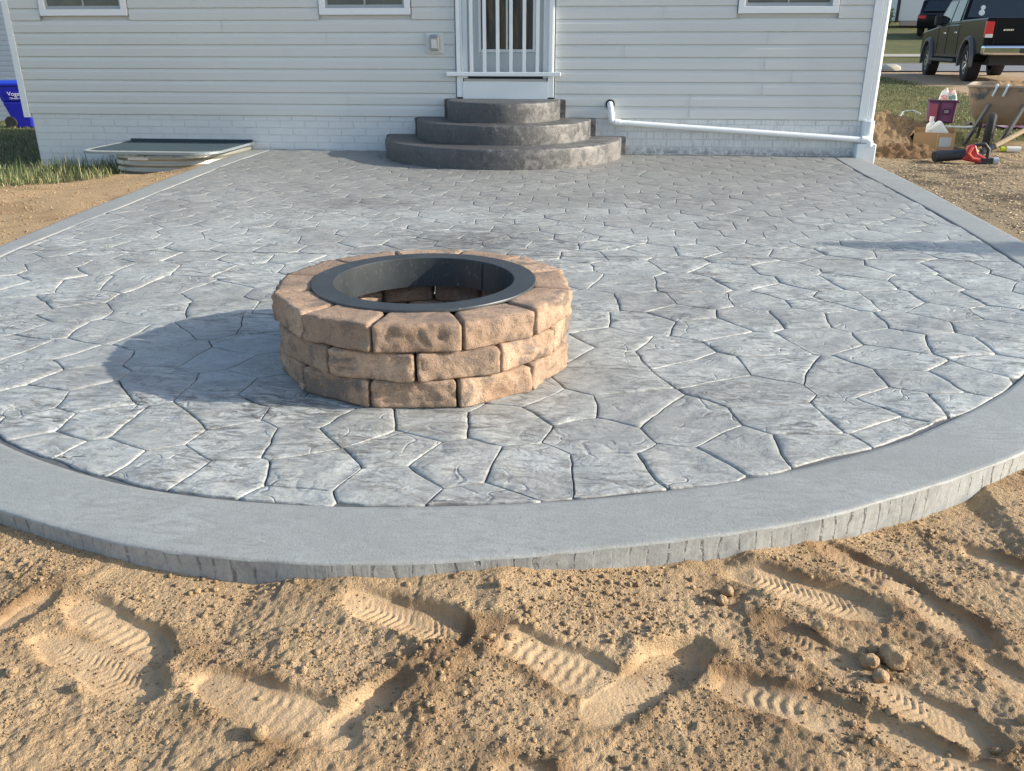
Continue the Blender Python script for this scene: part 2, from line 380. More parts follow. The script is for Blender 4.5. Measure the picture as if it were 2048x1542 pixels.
# crumbs: unit lumps scattered as stuff
ICO = bmesh.new(); bmesh.ops.create_icosphere(ICO, subdivisions=1, radius=1); icv = np.array([v.co[:] for v in ICO.verts]); icf = np.array([[v.index for v in f.verts] for f in ICO.faces]); ICO.free()
IC2 = bmesh.new(); bmesh.ops.create_icosphere(IC2, subdivisions=3, radius=1); ic2v = np.array([v.co[:] for v in IC2.verts]); ic2f = [tuple(v.index for v in f.verts) for f in IC2.faces]; IC2.free()
octv = np.array([(1, 0, 0), (-.9, .2, 0), (0, 1, .1), (.1, -1, 0), (0, 0, .8), (0, 0, -.6)], float); octf = np.array([(0, 2, 4), (2, 1, 4), (1, 3, 4), (3, 0, 4), (2, 0, 5), (1, 2, 5), (3, 1, 5), (0, 3, 5)])
def scatter(name, P, S, uv, uf, m, label, jit=.25, flat=.75, kind='stuff', smooth=False):
    n = len(P); k = len(uv)
    ang = rng.uniform(0, 2 * np.pi, n); ca, sa = np.cos(ang), np.sin(ang)
    V = uv[None] * (1 + rng.uniform(-jit, jit, (n, k, 1))) * (S[:, None, None] * np.stack([rng.uniform(.8, 1.3, n), rng.uniform(.7, 1.1, n), np.full(n, flat)], 1)[:, None])
    x = V[..., 0] * ca[:, None] - V[..., 1] * sa[:, None]; y = V[..., 0] * sa[:, None] + V[..., 1] * ca[:, None]
    V = np.stack([x, y, V[..., 2]], -1) + P[:, None]
    F = (uf[None] + (np.arange(n) * k)[:, None, None]).reshape(-1, 3)
    me = bpy.data.meshes.new(name); V = V.reshape(-1, 3)
    me.vertices.add(len(V)); me.vertices.foreach_set('co', V.ravel()); me.loops.add(F.size); me.loops.foreach_set('vertex_index', F.ravel().astype(np.int32))
    me.polygons.add(len(F)); me.polygons.foreach_set('loop_start', np.arange(0, F.size, 3, dtype=np.int32)); me.polygons.foreach_set('loop_total', np.full(len(F), 3, np.int32)); me.update()
    rv = np.repeat(rng.random(n), k); fattr(me, 'damp', rv ** 3 * .8)
    o = link(name, me, m, smooth=smooth); tag(o, label, kind=kind); return o
def soil_points(n, clump, seed, lo=0.0):
    x = rng.uniform(-1.95, 1.75, n); y = rng.uniform(-9.0, -7.2, n); z, d = soil_z(x, y)
    dn = fbm(x, y, clump, 3, seed); i = np.clip(((x - from_x) / .0042).astype(int), 0, len(px) - 1); j = np.clip(((y - from_y) / .0042).astype(int), 0, len(py) - 1)
    keep = (d > .006) & (dn > lo + rng.uniform(-.5, .5, n)) & (pressed[j, i] < rng.random(n) * 1.3); return np.stack([x, y, z], 1)[keep]
P = soil_points(80000, 7, 81, 0.1); S = .0015 + .0030 * rng.random(len(P)) ** 2; P[:, 2] += S * .25
scatter('soil_crumbs', P, S, octv, octf, MSOIL, 'fine soil crumbs strewn over the trodden soil')
P = soil_points(12000, 3.5, 91, .25); S = .003 + .007 * rng.random(len(P)) ** 3; P[:, 2] += S * .3
scatter('soil_pebbles', P, S, icv, icf, MSOIL, 'small clods and pebbles in the loose soil', smooth=True)
P = soil_points(700, 2.5, 97, .35); S = .006 + .007 * rng.random(len(P)) ** 2; P[:, 2] -= S * .1
scatter('soil_lumps', P, S, icv, icf, MSOIL, 'larger broken clods half sunk in the soil', jit=.2)
def lump(name, r, x, y, label, m, flat=.85, group=None, z=None, cat='clod', seed=0, sink=.25):
    n3 = np.array([fbm(ic2v[:, 0] * 1.3 + ic2v[:, 2] * .7 + seed * 3.1, ic2v[:, 1] * 1.3 - ic2v[:, 2] * .9, 1.2, 3, 100 + seed)]).ravel()
    n4 = np.abs(fbm(ic2v[:, 0] * 2.1 + seed, ic2v[:, 1] * 2.1 + ic2v[:, 2] * 1.7, 1.5, 3, 140 + seed)); V = ic2v * (1 + .24 * n3[:, None] - .08 * n4[:, None]) * r; V[:, 2] *= flat
    me = bpy.data.meshes.new(name); me.from_pydata(V.tolist(), [], ic2f); me.update(); fattr(me, 'damp', np.full(len(V), .1))
    if z is None: z = float(soil_z(x, y)[0])
    o = link(name, me, m, smooth=True, loc=(x, y, z + r * flat * (1 - 2 * sink) )); tag(o, label, cat, group); return o
clods = [(.030, .660, -8.418, 'largest round soil clod of the cluster at right'), (.021, .604, -8.432, 'lumpy clod touching the left side of the largest round clod'), (.013, .625, -8.388, 'small clod just behind the largest round clod'),
         (.017, .615, -8.475, 'clod lying in front of the lumpy clod of the cluster'), (.018, .522, -8.335, 'single dark round clod lying behind the clod cluster'), (.013, .318, -8.255, 'rounded clod left of the herringbone print near the slab'),
         (.010, .292, -8.247, 'smaller clod beside the rounded clod near the slab'), (.016, .335, -8.215, 'half buried pale clod at the heel of the print near the slab'), (.011, -.195, -8.30, 'clod on the small soil ridge below the middle of the kerb'),
         (.017, -.595, -8.775, 'smooth yellowish stone at the bottom edge of the soil'), (.012, -1.17, -8.66, 'clod left of the lower left boot print'), (.010, -1.01, -8.69, 'small pebble in front of the lower left boot print'),
         (.011, .85, -8.585, 'pebble near the lower right corner of the soil'), (.010, .78, -8.64, 'clod beside the trench at lower right'), (.009, .56, -8.66, 'lone clod at the lower edge right of centre')]
for i, (r, x, y, lb) in enumerate(clods):
    lump('soil_clod' if i != 9 else 'stone', r, x, y, lb, MSOIL, seed=i, cat='soil clod' if i != 9 else 'stone', sink=.2)

# ------------------------------------------------------------------ patio
def concrete(name, a, b_, dark, rough=.55, spec=.5, stain=.5, seed=0, streak=True):
    m = mat(name, rough=rough, spec=spec); b = NB(m)
    n1 = b.noise(2.2, 6, .65, .6); n2 = b.noise(14, 7, .72, 1.2); n3 = b.noise(90, 4, .6)
    st = b.noise(8, 8, .74, 1.8, vec=b.mp((1, 2.8, 1), (0, 0, R(25))))
    c = b.mix(b.ramp(n1, [(.3, 0), (.7, 1)]), a, b_)
    msk = b.math('MULTIPLY', b.ramp(st, [(.44, 0), (.62, 1)]), b.ramp(n1, [(.35, .15), (.6, 1)]))
    c = b.mix(b.math('MULTIPLY', msk, stain), c, dark)
    c = b.mix(b.math('MULTIPLY', b.ramp(n3, [(.35, 1), (.5, 0)]), .25), c, dark)
    return m, b, c, (n1, n2, n3, st)
MST, b, c, (n1, n2, n3, st) = concrete('stamped_concrete', (.39, .41, .395), (.55, .57, .548), (.105, .102, .092), .55, .3, 1.0)
# browner, darker release stain towards the steps (as left by the stamping powder)
sx = b.n('ShaderNodeSeparateXYZ'); b.L(b.co(), sx.inputs[0])
rr = b.n('ShaderNodeMapRange'); rr.inputs[1].default_value = -3.6; rr.inputs[2].default_value = -.4; b.L(b.math('ADD', sx.outputs[1], b.math('MULTIPLY', n1, 1.6)), rr.inputs[0])
c = b.mix(b.math('MULTIPLY', rr.outputs[0], .72), c, b.mix(st, (.15, .148, .14), (.30, .295, .28)))
lp_ = b.noise(1.1, 5, .62, .8, vec=b.mp((1, 1.6, 1), loc=(4, 2, 0))); c = b.mix(b.ramp(lp_, [(.44, 0), (.66, .55)]), c, b.mix(st, (.13, .125, .118), (.30, .295, .285)))
c = b.mix(b.math('MULTIPLY', b.math('SUBTRACT', b.rand(), .4), .4), c, (.22, .215, .205))
# saw cut across the slab
ln = b.math('ABSOLUTE', b.math('SUBTRACT', sx.outputs[1], b.math('ADD', b.math('MULTIPLY', sx.outputs[0], .052), -5.075)))
cut = b.math('LESS_THAN', ln, .006)
b.color(c)
for (sx0, sy0, rx_, ry_, am) in ((-.75, -4.75, .75, .55, .8), (-1.9, -3.4, .7, .35, .5), (-1.05, -7.35, .5, .3, .5), (.35, -3.0, 1.1, .4, .4), (.45, -7.1, .4, .3, .35)):
    vm = b.n('ShaderNodeMapping'); vm.inputs['Location'].default_value = (-sx0 / rx_, -sy0 / ry_, 0); vm.inputs['Scale'].default_value = (1 / rx_, 1 / ry_, 0); b.L(b.co(), vm.inputs[0])
    ln_ = b.n('ShaderNodeVectorMath', operation='LENGTH'); b.L(vm.outputs[0], ln_.inputs[0])
    c = b.mix(b.math('MULTIPLY', b.math('MULTIPLY', b.ramp(ln_.outputs['Value'], [(.1, 1), (1, 0)]), b.ramp(st, [(.40, 0), (.58, 1)])), am), c, (.075, .073, .07))
c = b.mix(b.math('MULTIPLY', cut, .85), c, (.06, .06, .06)); b.color(c)
b.p.inputs['Coat Weight'].default_value = .1; b.p.inputs['Coat Roughness'].default_value = .32
b.rough(b.ramp(n2, [(.3, .42), (.7, .65)]))
warp = b.n('ShaderNodeMix', data_type='VECTOR'); 
crk = b.n('ShaderNodeTexVoronoi', feature='DISTANCE_TO_EDGE'); crk.inputs['Scale'].default_value = 5.2
wn = b.n('ShaderNodeTexNoise'); wn.inputs['Scale'].default_value = 6; wn.inputs['Detail'].default_value = 5; b.L(b.co(), wn.inputs['Vector']); wn.inputs['Detail'].default_value = 1.5
va = b.n('ShaderNodeVectorMath', operation='MULTIPLY_ADD'); b.L(wn.outputs['Color'], va.inputs[0]); va.inputs[1].default_value = (.45, .45, 0); b.L(b.mp((1, 1.5, 0), (0, 0, R(20))), va.inputs[2])
b.L(va.outputs[0], crk.inputs['Vector'])
cm = b.ramp(b.noise(4.0, 2, .5), [(.50, 0), (.60, 1)])
crack = b.math('MULTIPLY', b.ramp(crk.outputs[0], [(0, 1), (.05, 0)]), cm)
terr = b.n('ShaderNodeTexNoise'); terr.inputs['Scale'].default_value = 6; terr.inputs['Detail'].default_value = 4; terr.inputs['Roughness'].default_value = .55; terr.inputs['Distortion'].default_value = .8
b.L(b.mp((1, 1.9, 1), (0, 0, R(-30))), terr.inputs['Vector'])
tr = b.ramp(terr.outputs[0], [(.34, .1), (.40, .3), (.46, .36), (.50, .55), (.57, .6), (.62, .9), (.75, 1)])
h = b.math('SUBTRACT', b.math('MULTIPLY', tr, .0048), b.math('MULTIPLY', crack, .003))
h = b.math('SUBTRACT', h, b.math('MULTIPLY', cut, .005))
h = b.math('ADD', h, b.math('ADD', b.math('MULTIPLY', n2, .0035), b.math('MULTIPLY', n3, .0007)))
b.bump(h, .85, 1.0)

MBD, b, c, (n1, n2, n3, st) = concrete('border_concrete', (.285, .30, .292), (.365, .38, .37), (.19, .195, .185), .6, .4, .6)
c = b.mix(b.ramp(b.noise(1.6, 6, .7, 1.), [(.42, 0), (.62, .5)]), c, (.245, .25, .24)); c = b.mix(b.ramp(b.noise(260, 3, .7), [(.62, 0), (.70, .6)]), c, (.62, .63, .61)); c = b.mix(b.ramp(b.noise(140, 3, .7), [(.30, .7), (.36, 0)]), c, (.16, .16, .155)); b.color(c); b.bump(b.math('ADD', b.math('MULTIPLY', b.noise(160, 4, .6), .0016), b.math('MULTIPLY', b.noise(24, 4, .6), .0018)), .7, 1.0)
MFACE, b, c, (n1, n2, n3, st) = concrete('slab_face_concrete', (.42, .43, .42), (.32, .33, .325), (.16, .16, .16), .7, .3, .6)
uvn = b.mp((1, 1, 1), kind='UV')
wv = b.n('ShaderNodeTexNoise'); wv.inputs['Scale'].default_value = 1; wv.inputs['Detail'].default_value = 3; wv.inputs['Roughness'].default_value = .6; b.L(b.mp((26, 1.5, 1), kind='UV'), wv.inputs['Vector'])
lines = b.n('ShaderNodeTexWave', bands_direction='X'); lines.inputs['Scale'].default_value = 6.5; lines.inputs['Distortion'].default_value = 5.5; lines.inputs['Detail'].default_value = 3; lines.inputs['Detail Scale'].default_value = .9; lines.inputs['Detail Roughness'].default_value = .75
b.L(b.mp((1, .35, 1), kind='UV'), lines.inputs['Vector'])
lm = b.math('MULTIPLY', b.ramp(lines.outputs['Fac'], [(.01, 1), (.07, 0)]), b.math('MULTIPLY', b.ramp(b.noise(45, 5, .75), [(.46, 0), (.56, 1)]), b.ramp(b.noise(5, 3, .6), [(.40, .1), (.56, 1)])))
c = b.mix(b.ramp(wv.outputs[0], [(.45, 0), (.66, .4)]), c, (.24, .25, .25)); c = b.mix(b.math('MULTIPLY', lm, .7), c, (.14, .14, .14)); c = b.mix(b.ramp(b.noise(11, 6, .75, .6), [(.56, 0), (.68, .6)]), c, (.15, .155, .16)); b.color(c)
b.bump(b.math('ADD', b.math('MULTIPLY', lm, -.005), b.math('ADD', b.math('MULTIPLY', wv.outputs[0], .003), b.math('MULTIPLY', n3, .001))), .9, 1.0)

patio = empty('patio', (0, 0, 0)); tag(patio, 'grey stamped concrete patio with a rounded front edge', kind='structure')
# base slab under the pieces
sl_in = np.array(innl)
# large soft patches of release powder
MJ = mat('joint_concrete', (.13, .135, .14), .8); b = NB(MJ); b.color(b.mix(b.noise(30), (.06, .065, .07), (.16, .165, .17)))
mb = MB(); n = len(outl); cen = np.array([-.7, -4.0])
base_o = outl.copy(); nrm = (base_o - cen); base_o = base_o - nrm / np.hypot(*nrm.T)[:, None] * .06
mb.add([(x, y, -.0075) for x, y in base_o] , [tuple(range(n))]); mb.build('joint_bed', MJ, patio)
# border: cross-section swept between inner and outer outlines (resampled together)
def resample(P, m):
    d = np.r_[0, np.cumsum(np.hypot(*np.diff(P, axis=0).T))]; t = np.linspace(0, d[-1], m); return np.stack([np.interp(t, d, P[:, 0]), np.interp(t, d, P[:, 1])], 1), t
M_ = 700; O_, to = resample(outl, M_)
d_o = np.gradient(O_, axis=0); d_o /= np.hypot(*d_o.T)[:, None]; no = np.stack([-d_o[:, 1], d_o[:, 0]], 1) * -1     # outward
if ((O_ + no * .01 - cen) ** 2).sum() < ((O_ - cen) ** 2).sum(): no = -no
inn_hi = catmull(INN, .01)
# matching inner points: nearest along the inward normal
I_ = []
for p, nn_ in zip(O_, no):
    q = inn_hi - p; al = -(q @ nn_); la = np.abs(q @ np.array([-nn_[1], nn_[0]])); cnd = (al > .05) & (al < .6)
    k = np.where(cnd, la, 9).argmin(); I_.append(inn_hi[k])
I_ = np.array(I_); ker = np.ones(9) / 9
I_[4:-4] = np.stack([np.convolve(I_[:, k], ker, 'valid') for k in (0, 1)], 1)
dirs = (O_ - I_); wl = np.hypot(*dirs.T)[:, None]; dirs = dirs / wl
prof = []                       # (points, z, roughness)
rj = fbm(to, to * 0, 60, 3, 301)[:, None]; rj2 = fbm(to, to * 0 + 5, 25, 3, 302)[:, None]
G = .013
rows = [(I_ + dirs * G, -.0135), (I_ + dirs * (G + .001), -.0025), (I_ + dirs * (G + .004), 0.), (I_ + dirs * (G + .02), .0002), (I_ + dirs * (wl * .5), .0004), (O_ - dirs * (.05), .0002), (O_ - dirs * (.018), 0.), (O_ - dirs * (.005 + .0012 * rj), -.0004),
        (O_ - dirs * (.0014 + .0008 * rj), -.0028 - .0006 * rj2), (O_ + .0015 * dirs * rj, -.007)]
V = []; 
for P_, z in rows: V += [(x, y, float(zz)) for (x, y), zz in zip(P_, np.broadcast_to(z, (M_, 1))[:, 0] if hasattr(z, 'shape') else [z] * M_)]
F = [(r * M_ + i, r * M_ + i + 1, (r + 1) * M_ + i + 1, (r + 1) * M_ + i) for r in range(len(rows) - 1) for i in range(M_ - 1)]
MB().add(V, F).build('border', MBD, patio, smooth=True, auto=False)
V = []; zs = [-.007, -.05, -.09, -.17]
chat = .003 * np.abs(fbm(to, to * 0, 26, 3, 303))
for k, z in enumerate(zs): V += [(x, y, z) for x, y in O_ + dirs * (.0015 * rj if k == 0 else -chat[:, None])]
F = [(r * M_ + i, r * M_ + i + 1, (r + 1) * M_ + i + 1, (r + 1) * M_ + i) for r in range(3) for i in range(M_ - 1)]
fo = MB().add(V, F).build('slab_edge', MFACE, patio, smooth=True, auto=False)
uvl = fo.data.uv_layers.new(name='UVMap'); tt = np.tile(to, 4); zz = np.repeat(zs, M_)
li = np.empty(len(fo.data.loops), np.int32); fo.data.loops.foreach_get('vertex_index', li); uvl.data.foreach_set('uv', np.stack([tt[li], zz[li]], 1).ravel())

# flagstones: voronoi cells around traced centres, filled out with a relaxed jittered hex lattice
TR = [[-0.75, -7.54], [-0.53, -7.48], [-0.29, -7.45], [-0.1, -7.29], [0.03, -7.53], [-0.61, -7.68], [-0.39, -7.76], [-0.17, -7.77], [-0.54, -7.91], [-0.81, -7.83], [0.08, -7.76], [0.03, -7.04], [-0.24, -7.18], [-0.54, -7.27], [-0.93, -7.44], [-0.91, -7.65], [0.12, -7.29], [0.31, -7.4], [0.58, -7.09], [0.65, -7.33], [0.47, -7.57], [0.28, -7.7], [0.69, -7.56], [0.87, -7.27], [1.09, -7.15], [0.92, -6.94], [1.18, -6.94], [1.24, -7.15], [1.38, -6.88], [1.17, -6.68], [0.64, -6.58], [0.69, -6.84], [0.45, -6.86], [0.31, -6.7], [0.03, -6.8], [0.07, -6.58], [-0.13, -6.72], [0.21, -6.33], [0.48, -6.37], [0.4, -6.15], [0.68, -6.2], [0.77, -5.92], [1.05, -5.95], [0.92, -6.19], [0.96, -6.45], [1.14, -6.2], [1.25, -6.45], [1.39, -6.21], [1.49, -6.51], [1.56, -6.71], [1.7, -6.5], [1.7, -6.26], [1.6, -6.01], [1.71, -5.81], [1.96, -5.78], [1.85, -6.02], [1.43, -5.84], [1.18, -5.86], [0.95, -5.74], [0.8, -5.55], [0.47, -5.66], [0.51, -5.93], [0.23, -5.98], [0.13, -5.67], [-0.04, -6.01], [-0.07, -6.34], [1.33, -5.5], [1.08, -5.55], [1.67, -5.49], [2.0, -5.43], [1.0, -5.28], [0.47, -5.18], [0.71, -5.32], [0.16, -5.29], [-2.69, -6.39], [-2.83, -6.04], [-2.63, -5.96], [-2.54, -6.23], [-2.43, -5.9], [-2.17, -5.94], [-2.14, -6.22], [-2.38, -6.46], [-2.03, -6.41], [-2.09, -6.69], [-2.51, -6.65], [-2.33, -6.7], [-2.37, -6.89], [-2.17, -6.93], [-2.14, -7.19], [-1.97, -7.02], [-1.89, -7.22], [-1.66, -6.93], [-1.83, -6.73], [-1.65, -6.57], [-1.4, -6.77], [-1.45, -6.5], [-1.45, -6.96], [-1.56, -7.25], [-1.34, -7.23], [-1.26, -7.02], [-1.13, -7.24], [-1.24, -7.44], [-1.73, -7.4], [-1.93, -7.42], [-1.81, -7.62], [-1.62, -7.6], [-1.39, -7.6], [-1.08, -7.67], [-1.69, -7.78], [-1.47, -7.85], [-1.25, -7.87], [-1.03, -7.92]]
T = np.array(TR); sp = .295; fill = []
r_ = 0
y = -8.2
while y < .2:
    x = -4.1 + (sp / 2 if r_ % 2 else 0)
    while x < 2.8:
        p = np.array([x, y]) + rng.uniform(-.075, .075, 2)
        if np.hypot(*(T - p).T).min() > sp * .72: fill.append(p)
        x += sp
    y += sp * .82; r_ += 1
S_ = np.vstack([T, np.array(fill)])
poly0 = np.vstack([innl]); 
def clip(poly, n_, c_):
    out = []; m = len(poly); dv = poly @ n_ - c_
    for i in range(m):
        a, b_, da, db = poly[i], poly[(i + 1) % m], dv[i], dv[(i + 1) % m]
        if da <= 0: out.append(a)
        if (da < 0 < db) or (db < 0 < da): out.append(a + (b_ - a) * da / (da - db))
    return np.array(out)
def cell(i, S_):
    p = S_[i]; P_ = poly0; d = np.hypot(*(S_ - p).T); o_ = np.argsort(d)[1:22]
    for j in o_:
        q = S_[j]; n_ = q - p; P_ = clip(P_, n_, n_ @ (p + q) / 2)
        if len(P_) < 3: return None
    return P_
def area(P_): x, y = P_.T; return .5 * abs(np.dot(x, np.roll(y, -1)) - np.dot(y, np.roll(x, -1)))
for it in range(2):              # relax the filled part only
    for i in range(len(T), len(S_)):
        P_ = cell(i, S_)
        if P_ is not None and area(P_) > .002: S_[i] = S_[i] * .5 + P_.mean(0) * .5
stones = []
for i in range(len(S_)):
    P_ = cell(i, S_)
    if P_ is None or area(P_) < .0035: continue
    stones.append(P_)
def refine(P_, step):
    out = []; m = len(P_)
    for i in range(m):
        a, b_ = P_[i], P_[(i + 1) % m]; L = np.hypot(*(b_ - a))
        if L < .004: continue
        k = max(1, int(round(L / step)))
        for t in range(k): out.append(a + (b_ - a) * t / k)
    out = np.array(out)
    wx = .014 * fbm(out[:, 0], out[:, 1], 4.5, 2, 201) + .0025 * fbm(out[:, 0], out[:, 1], 22, 2, 203); wy = .014 * fbm(out[:, 0], out[:, 1], 4.5, 2, 207) + .0025 * fbm(out[:, 0], out[:, 1], 22, 2, 209)
    out = out + np.stack([wx, wy], 1); return out
def inset(P_, d):
    e = np.roll(P_, -1, 0) - P_; L = np.hypot(*e.T) + 1e-9; ne = np.stack([-e[:, 1], e[:, 0]], 1) / L[:, None]
    if (np.dot(P_[:, 0], np.roll(P_[:, 1], -1)) - np.dot(P_[:, 1], np.roll(P_[:, 0], -1))) < 0: ne = -ne
    nv = ne + np.roll(ne, 1, 0); nv /= np.hypot(*nv.T)[:, None] + 1e-9
    q = P_ + nv * d; q = q * .82 + (np.roll(q, 1, 0) + np.roll(q, -1, 0)) * .09 if d > .008 else q
    return q
def slate(x, y):
    t = fbm(x * .94 + y * .34, (y * .94 - x * .34) * 1.7, 5.5, 4, 211); q = np.floor(t * 3.2) / 3.2
    return .0018 * t + .0028 * q
def stone_geo(P_, fine):
    Q = refine(P_, .022 if fine else .05); c_ = Q.mean(0); zoff = random.uniform(-.0012, .0012); tilt = np.array([random.uniform(-.008, .008), random.uniform(-.008, .008)])
    rings = [(inset(Q, .0022), -.0125), (inset(Q, .0030), -.0026), (inset(Q, .0046), -.0008), (inset(Q, .0095), .0002)]
    if not fine: rings = [(inset(Q, .0017), -.0105), (inset(Q, .0020), -.0018), (inset(Q, .003), -.0003), (inset(Q, .009), .0002)]; zoff *= .5; tilt = tilt * .5
    if fine: scales = [.86, .72, .57, .42, .27, .13]
    else: scales = [.6, .3]
    b4 = rings[-1][0]
    for s in scales: rings.append((c_ + (b4 - c_) * s, .0012))
    V = []; n = len(Q)
    for k, (r, z) in enumerate(rings):
        zz = np.full(n, z)
        if k >= 2: zz = zz + (slate(r[:, 0], r[:, 1]) * (1 if k > 3 else .5) + (r - c_) @ tilt + zoff) * (1 if k > 2 else .6)
        V += [(a, b_, float(z_)) for (a, b_), z_ in zip(r, zz)]
    V.append((c_[0], c_[1], float(slate(c_[0], c_[1])) + zoff + .0012))
    F = [(k * n + i, k * n + (i + 1) % n, (k + 1) * n + (i + 1) % n, (k + 1) * n + i) for k in range(len(rings) - 1) for i in range(n)]
    F += [((len(rings) - 1) * n + i, (len(rings) - 1) * n + (i + 1) % n, len(V) - 1) for i in range(n)]
    return V, F
camxy = np.array([0, -9.95])
stones = [s for s in stones if not ((np.hypot(s[:, 0] + 1.1, s[:, 1] + .19) < 1.2).all())]
stones.sort(key=lambda P_: -area(P_) / (np.hypot(*(P_.mean(0) - camxy)) ** 3))
rest = MB()
for i, P_ in enumerate(stones):
    V, F = stone_geo(P_, i < 190)
    if i < 297: MB().add(V, F).build('flagstone', MST, patio, smooth=True, auto=False)
    else: rest.add(V, F)
o = rest.build('flagstones', MST, patio, smooth=True, auto=False); tag(o, kind='stuff')
print('stones', len(stones))

# ------------------------------------------------------------------ house
MSID = mat('vinyl_siding', (.50, .5, .5), .5, spec=.35); b = NB(MSID); b.world = True
b.color(b.mix(b.math('MULTIPLY', b.rand(), .12), b.mix(b.noise(1.2, 5), (.59, .61, .595), (.645, .665, .65)), (.56, .59, .57))); b.bump(b.noise(22, 4, .6, vec=b.mp((.6, 1, 9))), .25, .002)
MTRIM = mat('white_vinyl', (.76, .80, .82), .4)
MWHITE = mat('white_paint', (.74, .75, .75), .45); b = NB(MWHITE); b.color(b.mix(b.noise(3, 4), (.72, .78, .80), (.80, .84, .86)))
MBR = mat('painted_brick', (.6, .6, .58), .75); b = NB(MBR); b.world = True
c = b.mix(b.noise(7, 5, .6), (.60, .62, .62), (.71, .73, .73)); sx = b.n('ShaderNodeSeparateXYZ'); b.L(b.co(), sx.inputs[0])
# concrete splash and soil stains low on the wall, mostly beside and right of the steps
lo = b.n('ShaderNodeMapRange'); lo.inputs[1].default_value = .10; lo.inputs[2].default_value = -.01; b.L(sx.outputs[2], lo.inputs[0])
rt = b.n('ShaderNodeMapRange'); rt.inputs[1].default_value = -3.2; rt.inputs[2].default_value = .2; b.L(sx.outputs[0], rt.inputs[0])
spl = b.math('MULTIPLY', b.math('MULTIPLY', lo.outputs[0], rt.outputs[0]), b.ramp(b.noise(16, 5, .7), [(.40, 0), (.55, 1)]))
c = b.mix(spl, c, (.12, .12, .125)); 
strk = b.noise(60, 4, .7, vec=b.mp((1, 1, .12))); c = b.mix(b.math('MULTIPLY', b.ramp(strk, [(.5, 0), (.62, .6)]), rt.outputs[0]), c, (.42, .43, .44)); b.color(c)
b.bump(b.math('ADD', b.math('MULTIPLY', b.noise(70, 4, .6), .5), b.math('MULTIPLY', strk, .4)), .5, .003)
MMORT = mat('painted_mortar', (.60, .62, .62), .85); MDARK = mat('dark_gap', (.03, .03, .035), .8)
MGLASS = mat('window_glass', (.025, .032, .034), .06, spec=.6); b = NB(MGLASS); b.color(b.mix(b.ramp(b.noise(3, 3), [(.4, 0), (.6, 1)]), (.06, .075, .08), (.085, .10, .095)))
MSCR = mat('insect_screen', (.055, .065, .065), .45)
MSTRIPE = mat('painted_glass_reflection', (.1, .07, .03), .3, spec=.6); b = NB(MSTRIPE); b.color(b.ramp(b.noise(2, 4, .6, vec=b.mp((7, 1, .6))), [(.40, (.012, .018, .03)), (.50, (.02, .025, .03)), (.56, (.10, .07, .03)), (.66, (.05, .04, .02))]))  # brown streaks: tree reflections painted into the door glass colour
house = empty('house', (0, 0, 0), 0, 'house with pale grey vinyl siding and white painted brick foundation', 'house')
XL, XR = -6.80, 2.75
MB().box(XL + .01, XR + .05, .0022, 9, -.35, .395).build('foundation_wall', MMORT, house)
wm = MB()
holes = [(-6.44, -5.375), (-3.17, -2.127), (1.358, 2.402)]; DX0, DX1 = -1.642, -.559
ZB, CO, NC = .388, .127, 21
wm.box(XL - .06, DX0, .02, 9, ZB, 3.05); wm.box(DX1, XR + .09, .02, 9, ZB, 3.05); wm.box(DX0, DX1, .25, 9, .4, 3.05); wm.box(DX0, DX1, .02, .2, 2.78, 3.05)
wm.build('wall', MSID, house)
prof = [(.012, 0.), (-.013, 0.), (-.0145, .0025), (-.0135, .080), (-.0115, .088), (-.003, .117), (.001, CO)]
plank_cache = {}; plank_n = [0]
def plank(x0, x1, z):
    L = round(x1 - x0, 3)
    if L not in plank_cache:
        n = len(prof); V = [(0, y, zz) for y, zz in prof] + [(L, y, zz) for y, zz in prof]
        plank_cache[L] = MB().add(V, [(i, i + 1, n + i + 1, n + i) for i in range(n - 1)]).mesh('siding_plank'); plank_cache[L].materials.append(MSID)
        for e in plank_cache[L].polygons: e.use_smooth = False
    link('siding_plank', plank_cache[L], None, house, loc=(x0, -.0016 * (plank_n[0] % 2), z)); plank_n[0] += 1
seamL = {0: [-2.9], 1: [-2.9], 3: [-5.2], 5: [-3.6], 6: [-6.2, -3.1], 8: [-6.2], 2: [-5.0], 4: [-4.3], 9: [-4.6]}; seamR = {0: [.94], 1: [.94], 4: [1.7], 5: [.2], 8: [.6], 7: [2.0]}
for k in range(NC - 1):
    z = ZB + k * CO
    segs = [(XL, DX0 - .012, sorted(seamL.get(k, [-4.0 - .3 * (k % 3)]))), (DX1 + .012, XR - .002, sorted(seamR.get(k, [1.1 + .3 * (k % 4)])))]
    for a, c_, sm in segs:
        if z + CO > 2.8: pass
        cuts = [a] + [s for s in sm] + [c_]
        pcs = list(zip(cuts[:-1], cuts[1:]))
        if z + CO > 1.47 and z < 2.62:
            new = []
            for p0, p1 in pcs:
                cur = [(p0, p1)]
                for h0, h1 in holes:
                    nx = []
                    for q0, q1 in cur:
                        if h1 <= q0 or h0 >= q1: nx.append((q0, q1)); continue
                        if h0 > q0 + .03: nx.append((q0, h0))
                        if h1 < q1 - .03: nx.append((h1, q1))
                    cur = nx
                new += cur
            pcs = new
        for j, (p0, p1) in enumerate(pcs): plank(p0 + (.0012 if j else 0), p1 - .0012, z)

